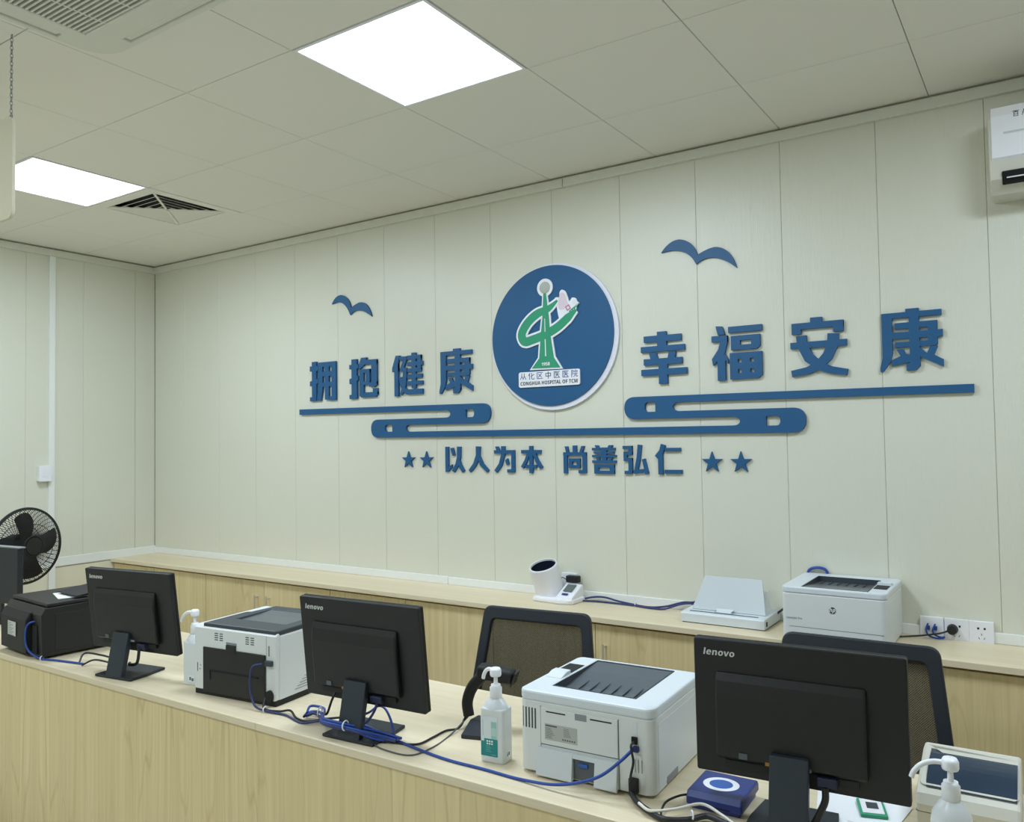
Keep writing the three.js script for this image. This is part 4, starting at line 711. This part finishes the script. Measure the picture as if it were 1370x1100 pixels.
// ---------------------------------------------------------------- beige device at the right
{
  const t = thing('receipt_printer', 'beige receipt printer with a curved dark blue lid at the right edge', 'printer', [5.587, DESK, 1.475], 0.02);
  t.scale.y = 0.95;
  const X = 0.102;
  part(t, 'lower_body', sweepX([[0.165, 0.004], [0.168, 0.05], [-0.1, 0.05], [-0.1, 0.004]], -X, X, 0.005), MAT.beige);
  part(t, 'upper_body', sweepX([[0.168, 0.052], [0.172, 0.07], [0.16, 0.092], [0.135, 0.103], [-0.005, 0.143], [-0.04, 0.143], [-0.1, 0.1], [-0.1, 0.052]], -X, X, 0.007), MAT.beige);
  const slope = (g) => g.rotateX(0.278).translate(0, 0.1215, 0.066);
  part(t, 'lid', slope(sweepX([-1, -0.75, -0.5, -0.25, 0, 0.25, 0.5, 0.75, 1].map((u) => [0.007 + u * 0.072, 0.003 + 0.009 * (1 - u * u)]).reverse(), -0.083, 0.095)), MAT.lid);
  part(t, 'lid_frame', slope(extrude(rectHole(roundRect(-0.096, -0.076, 0.098, 0.084, 0.012), -0.083, -0.062, 0.095, 0.068), 0.006, 0.002).rotateX(-Math.PI / 2).translate(0, -0.001, 0)), MAT.beige);
  part(t, 'body_seam', span(-X - 0.0006, X + 0.0006, 0.0502, 0.0518, -0.095, 0.1655, 0), MAT.grey);
}
// ---------------------------------------------------------------- papers and a small card holder
{
  const sheet = (label, x, y, z, turn, w = 0.14, d = 0.2) => { const m = single('paper_sheet', box(w, 0.0012, d, 0, 0, 0, 0), MAT.paper, label, 'paper'); m.position.set(x, y, z); m.rotation.y = turn; };
  sheet('white paper sheet under the right side of the nearest monitor, leftmost', 5.335, DESK + 0.0008, 1.61, 0.2);
  sheet('white paper sheet beside the beige receipt printer under the monitor', 5.405, DESK + 0.0022, 1.60, -0.12, 0.1, 0.16);
  const t = thing('card_holder', 'small green and white card holder lying on the papers', 'card holder', [5.385, DESK + 0.003, 1.59], 0.3);
  part(t, 'tray', span(-0.03, 0.03, 0, 0.008, -0.045, 0.045, 0.002), MAT.green);
  part(t, 'card', span(-0.024, 0.024, 0.0078, 0.009, -0.04, 0.036, 0.0004), MAT.white);
  part(t, 'dark_square', span(-0.012, 0.014, 0.0088, 0.0098, -0.022, 0.012, 0.0003), MAT.darkGrey);
}

// ---------------------------------------------------------------- mesh office chairs
function makeChair(label, pos, turn, lift = 0) {
  const t = thing('office_chair', label, 'chair', pos, turn, 'black mesh office chairs behind the desk');
  const lean = (g) => g.rotateX(-0.17).translate(0, 0.52 + lift, 0);
  const top = 0.455, s = new THREE.Shape();
  const out = [[-0.285, 0], [0.285, 0], [0.232, top], [-0.232, top]];
  const rounded = (p, r, sh) => { p.forEach(([x, y], i) => { const a = p[(i + p.length - 1) % p.length], b = p[(i + 1) % p.length]; const la = Math.hypot(a[0] - x, a[1] - y), lb = Math.hypot(b[0] - x, b[1] - y); const p0 = [x + (a[0] - x) / la * r, y + (a[1] - y) / la * r], p1 = [x + (b[0] - x) / lb * r, y + (b[1] - y) / lb * r]; i ? sh.lineTo(...p0) : sh.moveTo(...p0); sh.quadraticCurveTo(x, y, ...p1); }); sh.closePath(); return sh; };
  rounded(out, 0.035, s); s.holes.push(rounded([[-0.238, 0.05], [-0.196, top - 0.052], [0.196, top - 0.052], [0.238, 0.05]], 0.02, new THREE.Path()));
  part(t, 'back_frame', lean(extrude(s, 0.026, 0.006).translate(0, 0, -0.013)), MAT.blackBlue);
  part(t, 'back_mesh', lean(extrude(rounded([[-0.243, 0.045], [0.243, 0.045], [0.201, top - 0.046], [-0.201, top - 0.046]], 0.02, new THREE.Shape()), 0.003).translate(0, 0, -0.002)), MAT.mesh);
  part(t, 'back_support', sweepX([[-0.03, 0.36], [-0.03, 0.6 + lift], [-0.05, 0.6 + lift], [-0.055, 0.345], [0.1, 0.345], [0.1, 0.36]], -0.04, 0.04, 0.003), MAT.blackMatt);
  part(t, 'seat', box(0.48, 0.075, 0.40, 0, 0.435, 0.21, 0.03), MAT.blackMatt);
  part(t, 'gas_column', [cyl(0.025, 0.025, 0.2, 0, 0.3, 0.22, 20), cyl(0.032, 0.036, 0.14, 0, 0.16, 0.22, 20)], MAT.blackMatt);
  for (let k = 0; k < 5; k++) {
    const a = k * Math.PI * 0.4 + 0.3, leg = part(t, 'leg', box(0.26, 0.03, 0.04, 0.14, 0.09, 0, 0.01).rotateY(a).translate(0, 0, 0.22), MAT.blackMatt);
    part(leg, 'caster', cyl(0.028, 0.028, 0.04, 0, 0, 0, 18).rotateX(Math.PI / 2).translate(0.26, 0.03, 0).rotateY(a).translate(0, 0, 0.22), MAT.blackMatt);
    part(leg, 'caster_stem', cyl(0.008, 0.008, 0.05, 0.26, 0.065, 0, 10).rotateY(a).translate(0, 0, 0.22), MAT.blackMatt);
  }
  return t;
}
makeChair('black mesh office chair behind the sanitizer bottle and white printer', [4.03, 0, 0.985], 0.12);
makeChair('black mesh office chair behind the nearest monitor', [5.235, 0, 0.985], 0.03, 0.03);

// ---------------------------------------------------------------- pedestal fan
{
  const t = thing('pedestal_fan', 'black pedestal fan with a wire cage in front of the left wall', 'fan', [0.62, 0, 1.238]);
  const face = 100 * RAD, head = (g) => g.rotateY(face).translate(0, 1.059, 0), R = 0.223;
  part(t, 'base', lathe([[0.001, 0], [0.19, 0], [0.19, 0.012], [0.12, 0.03], [0.03, 0.045], [0.001, 0.045]], 40).translate(-0.07, 0, 0), MAT.blackMatt);
  part(t, 'pole', [cyl(0.016, 0.018, 0.6, -0.07, 0.34, 0, 20), cyl(0.012, 0.012, 0.4, -0.07, 0.8, 0, 20)], MAT.blackMatt);
  part(t, 'motor_housing', [head(lathe([[0.001, -0.17], [0.05, -0.165], [0.065, -0.12], [0.068, -0.05], [0.06, -0.045], [0.001, -0.045]], 32).rotateX(Math.PI / 2)), span(-0.1, -0.04, 0.98, 1.06, -0.03, 0.03, 0.012)], MAT.blackMatt);
  const ring = (r, z, q = 0.0035) => new THREE.TorusGeometry(r, q, 8, 72).translate(0, 0, z);
  part(t, 'cage_rim', head(join([ring(R, 0, 0.0075), ring(R - 0.004, 0.012, 0.004), ring(0.06, 0.066), ring(0.13, 0.06, 0.002), ring(0.13, -0.052, 0.002)])), MAT.blackMatt);
  const wires = [], N = 100;
  for (let k = 0; k < N; k++) {
    const a = k * 2 * Math.PI / N, a2 = a + 0.32, P = (r, z, b) => [r * Math.cos(b), r * Math.sin(b), z];
    wires.push(tube([P(0.045, 0.066, a), P(0.13, 0.062, (a + a2) / 2), P(0.195, 0.042, a2), P(R, 0.004, a2)], 0.0016, 8));
    if (k % 2 === 0) wires.push(tube([P(0.06, -0.055, a), P(0.15, -0.055, a), P(0.2, -0.04, a), P(R, -0.002, a)], 0.0016, 8));
  }
  part(t, 'cage_wires', head(join(wires.map((g) => { g.deleteAttribute('uv'); return g; }))), MAT.blackMatt).userData.kind = 'stuff';
  part(t, 'hub_cap', head(cyl(0.05, 0.05, 0.008, 0, 0, 0, 32).rotateX(Math.PI / 2).translate(0, 0, 0.068)), MAT.blackMatt);
  for (let k = 0; k < 4; k++) {
    const s = new THREE.Shape(); s.moveTo(0.03, -0.025); s.bezierCurveTo(0.08, -0.075, 0.17, -0.085, 0.195, -0.03); s.bezierCurveTo(0.205, 0.0, 0.195, 0.03, 0.18, 0.045); s.bezierCurveTo(0.13, 0.03, 0.08, 0.03, 0.03, 0.025); s.lineTo(0.03, -0.025);
    part(t, 'blade', head(extrude(s, 0.003).scale(1, 1.35, 1).rotateX(0.3).translate(0, 0, 0.004).rotateZ(k * Math.PI * 0.5 + 1.78)), MAT.black);
  }
  part(t, 'hub', head(cyl(0.036, 0.036, 0.05, 0, 0, 0, 28).rotateX(Math.PI / 2)), MAT.blackMatt);
}

// ---------------------------------------------------------------- cables
function cable(name, label, pts, r, m, category = 'cable') { return single(name, tube(pts, r, pts.length * 9), m, label, category); }
const D = DESK;
cable('network_cable', 'blue network cable sweeping along the front of the desk to the white printer', [[3.86, D + 0.012, 1.80], [3.966, D + 0.016, 1.825], [4.096, D + 0.005, 1.842], [4.20, D + 0.004, 1.862], [4.328, D + 0.004, 1.880], [4.454, D + 0.004, 1.880], [4.576, D + 0.005, 1.885], [4.70, D + 0.02, 1.89], [4.80, D + 0.055, 1.875], [4.855, D + 0.1, 1.855], [4.872, D + 0.119, 1.832]], 0.0042, MAT.cableBlue);
cable('power_cable', 'black cable from the barcode scanner across the desk to the middle monitor', [[4.208, D + 0.035, 1.635], [4.20, D + 0.005, 1.66], [4.18, D + 0.004, 1.70], [4.181, D + 0.004, 1.763], [4.176, D + 0.004, 1.835], [4.09, D + 0.004, 1.858], [4.03, D + 0.012, 1.86], [3.95, D + 0.018, 1.86]], 0.0033, MAT.cableBlack);
cable('power_cable', 'thin grey cable looping in front of the barcode scanner', [[4.205, D + 0.03, 1.615], [4.212, D + 0.003, 1.72], [4.229, D + 0.0025, 1.835], [4.214, D + 0.0025, 1.905], [4.13, D + 0.0025, 1.915], [4.06, D + 0.004, 1.90], [3.99, D + 0.016, 1.868]], 0.0024, MAT.cableGrey);
cable('power_cable', 'black cable leaving the grey printer towards the middle monitor', [[3.512, D + 0.035, 1.845], [3.54, D + 0.012, 1.872], [3.589, D + 0.005, 1.85], [3.63, D + 0.012, 1.84], [3.69, D + 0.005, 1.865], [3.746, D + 0.005, 1.868], [3.80, D + 0.012, 1.83], [3.86, D + 0.024, 1.82]], 0.0036, MAT.cableBlack);
cable('usb_cable', 'blue grey cable hanging down the back of the grey printer', [[3.497, D + 0.147, 1.845], [3.478, D + 0.142, 1.868], [3.468, D + 0.1, 1.872], [3.47, D + 0.05, 1.87], [3.50, D + 0.014, 1.876], [3.56, D + 0.006, 1.872], [3.63, D + 0.004, 1.862], [3.74, D + 0.004, 1.885], [3.80, D + 0.014, 1.86]], 0.0036, MAT.cableNavy);
const bundle = [[0, 0, 0], [0.006, 0.007, 0.006], [-0.004, 0.012, -0.006], [0.002, 0.003, 0.012]];
bundle.forEach(([a, b, c], i) => cable('network_cable', ['lowest blue cable of the bundle at the middle monitor foot', 'upper blue cable of the bundle at the middle monitor foot', 'rearmost blue cable of the bundle at the middle monitor foot', 'foremost dark blue cable of the bundle at the middle monitor foot'][i],
  [[3.72 + a, D + 0.012 + b * 0.6, 1.85 + c], [3.705 + a * 4, D + 0.014 + b, 1.815 + c * 2], [3.75 + a, D + 0.018 + b, 1.815 + c * 2], [3.81, D + 0.022 + b * 1.5, 1.86 + c], [3.88, D + 0.036 + b * 1.4, 1.925 + c * 0.4], [3.96, D + 0.038 + b * 1.3, 1.928 + c * 0.4], [4.02 + a, D + 0.028 + b, 1.90 + c], [4.07 + a, D + 0.012 + b, 1.865 + c], [4.12 - a, D + 0.008 + b * 0.5, 1.85 + c]], 0.0042, i === 3 ? MAT.cableNavy : MAT.cableBlue));
cable('network_cable', 'blue cable loop standing up right of the middle monitor foot', [[3.93, D + 0.05, 1.885], [3.975, D + 0.06, 1.83], [3.99, D + 0.075, 1.80], [4.03, D + 0.075, 1.81], [4.075, D + 0.04, 1.83], [4.095, D + 0.012, 1.85], [4.07, D + 0.012, 1.885], [4.02, D + 0.03, 1.912]], 0.0038, MAT.cableBlue);
cable('video_cable', 'dark cable dropping from the middle monitor to the bundle', [[4.045, D + 0.11, 1.865], [4.04, D + 0.09, 1.868], [4.02, D + 0.055, 1.885], [4.0, D + 0.045, 1.905]], 0.004, MAT.cableNavy);
cable('power_cable', 'black cable curling left from the middle monitor', [[3.865, D + 0.115, 1.86], [3.86, D + 0.09, 1.872], [3.84, D + 0.05, 1.87], [3.80, D + 0.03, 1.845], [3.75, D + 0.024, 1.83], [3.725, D + 0.014, 1.85]], 0.0038, MAT.cableBlack);
cable('network_cable', 'blue cable hanging down beside the black office printer', [[2.15, D + 0.16, 1.882], [2.10, D + 0.145, 1.935], [2.09, D + 0.09, 1.943], [2.11, D + 0.04, 1.942], [2.17, D + 0.008, 1.925], [2.26, D + 0.005, 1.900], [2.347, D + 0.005, 1.882], [2.42, D + 0.005, 1.870]], 0.0042, MAT.cableBlue);
cable('power_cable', 'black cable arching left of the left monitor foot', [[2.39, D + 0.004, 1.875], [2.35, D + 0.03, 1.83], [2.42, D + 0.026, 1.80], [2.52, D + 0.02, 1.79], [2.60, D + 0.03, 1.80]], 0.004, MAT.cableBlack);
cable('power_cable', 'short black cable behind the left monitor foot', [[2.43, D + 0.004, 1.885], [2.45, D + 0.02, 1.85], [2.53, D + 0.018, 1.83], [2.60, D + 0.02, 1.835]], 0.0036, MAT.cableBlack);
cable('video_cable', 'black cable with a white tag under the left monitor', [[2.80, D + 0.115, 1.862], [2.80, D + 0.07, 1.868], [2.77, D + 0.05, 1.86], [2.74, D + 0.045, 1.865], [2.70, D + 0.04, 1.84]], 0.006, MAT.cableBlack);
cable('network_cable', 'navy cables lying on the worktop from the blood pressure monitor to the scanner', [[3.77, TOP + 0.012, 0.05], [3.81, TOP + 0.02, 0.03], [3.87, TOP + 0.024, 0.028], [3.95, TOP + 0.012, 0.03], [4.04, TOP + 0.006, 0.04], [4.13, TOP + 0.006, 0.06], [4.21, TOP + 0.016, 0.045], [4.29, TOP + 0.04, 0.03], [4.34, TOP + 0.045, 0.03], [4.385, TOP + 0.062, 0.03]], 0.0048, MAT.cableNavy);
cable('network_cable', 'second navy cable on the worktop, lying nearer the room', [[3.77, TOP + 0.006, 0.075], [3.84, TOP + 0.006, 0.06], [3.93, TOP + 0.006, 0.055], [4.04, TOP + 0.006, 0.056], [4.14, TOP + 0.006, 0.075], [4.21, TOP + 0.008, 0.07], [4.28, TOP + 0.032, 0.048], [4.33, TOP + 0.04, 0.044], [4.37, TOP + 0.03, 0.036]], 0.0045, MAT.cableNavy);
cable('power_cable', 'black cable between the scanner and the worktop printer', [[4.735, TOP + 0.04, 0.06], [4.76, TOP + 0.06, 0.05], [4.79, TOP + 0.085, 0.03], [4.83, TOP + 0.09, 0.02]], 0.005, MAT.cableBlack);
cable('network_cable', 'blue cable arching above the back of the worktop printer', [[4.86, TOP + 0.2, 0.012], [4.865, TOP + 0.232, 0.012], [4.90, TOP + 0.246, 0.012], [4.935, TOP + 0.238, 0.012], [4.945, TOP + 0.2, 0.012]], 0.006, MAT.cableBlue);
cable('network_cable', 'left blue cord hanging from the network socket', [[5.328, 0.868, 0.034], [5.322, 0.845, 0.046], [5.33, 0.825, 0.05], [5.355, 0.816, 0.05], [5.385, 0.818, 0.05]].map(([x, y, z]) => [x, y + 0.02, z]), 0.0034, MAT.cableBlue);
cable('network_cable', 'right blue cord hanging from the network socket', [[5.354, 0.868, 0.034], [5.346, 0.845, 0.044], [5.35, 0.83, 0.046], [5.372, 0.82, 0.044], [5.388, 0.822, 0.044]].map(([x, y, z]) => [x, y + 0.02, z]), 0.0034, MAT.cableBlue);
cable('power_cable', 'black power cord behind the white printer, running down to its inlet', [[4.877, D + 0.14, 1.825], [4.876, D + 0.136, 1.84], [4.884, D + 0.1, 1.846], [4.878, D + 0.065, 1.85], [4.872, D + 0.045, 1.838]], 0.0032, MAT.cableBlack);
cable('power_cable', 'black power cord at the desk edge between printer and blue card reader', [[4.87, D + 0.016, 1.832], [4.90, D + 0.012, 1.862], [4.95, D + 0.009, 1.89], [4.99, D + 0.009, 1.905], [5.04, D + 0.009, 1.875], [5.07, D + 0.012, 1.845], [5.13, D + 0.012, 1.86], [5.19, D + 0.01, 1.86]], 0.0072, MAT.cableBlack);
cable('usb_cable', 'thin black cord curving from the blue card reader', [[5.0, D + 0.025, 1.785], [4.985, D + 0.024, 1.80], [4.965, D + 0.018, 1.84], [4.97, D + 0.006, 1.88], [4.985, D + 0.006, 1.9]], 0.0028, MAT.cableBlack);
cable('usb_cable', 'white cord lying in front of the blue card reader', [[4.915, D + 0.022, 1.885], [4.95, D + 0.018, 1.9], [5.0, D + 0.02, 1.865], [5.05, D + 0.026, 1.82], [5.1, D + 0.02, 1.835], [5.16, D + 0.01, 1.865]], 0.0036, MAT.cableWhite);
cable('video_cable', 'thick black plug and cable hanging under the nearest monitor', [[5.325, D + 0.112, 1.785], [5.325, D + 0.085, 1.79], [5.31, D + 0.05, 1.80], [5.295, D + 0.02, 1.82], [5.29, D + 0.01, 1.86]], 0.008, MAT.cableBlack);
for (const [x, y, z, rz, label] of [[3.778, D + 0.034, 1.845, 0.3, 'white cable tie at the left of the blue bundle'], [3.975, D + 0.05, 1.927, 0.1, 'white cable tie in the middle of the blue bundle'], [2.185, D + 0.008, 1.922, 0.4, 'white cable tie on the blue cable by the black printer'], [3.545, D + 0.01, 1.873, 0.2, 'white cable tie at the foot of the grey printer'], [4.05, TOP + 0.006, 0.048, 0.1, 'white cable tie on the navy cables on the worktop'], [5.045, D + 0.02, 1.872, 0.6, 'white cable tie on the black cord by the card reader']]) {
  const m = single('cable_tie', new THREE.TorusGeometry(z < 1 ? 0.011 : x > 3.7 && x < 4 ? 0.014 : 0.009, 0.0022, 6, 20).rotateY(Math.PI / 2), MAT.tie, label, 'cable tie'); m.position.set(x, y, z); m.rotation.y = rz;
}

scene.traverse((o) => { if (o.isMesh) o.castShadow = o.receiveShadow = true; if (o.isRectAreaLight) o.castShadow = true; });
renderer.render(scene, camera);
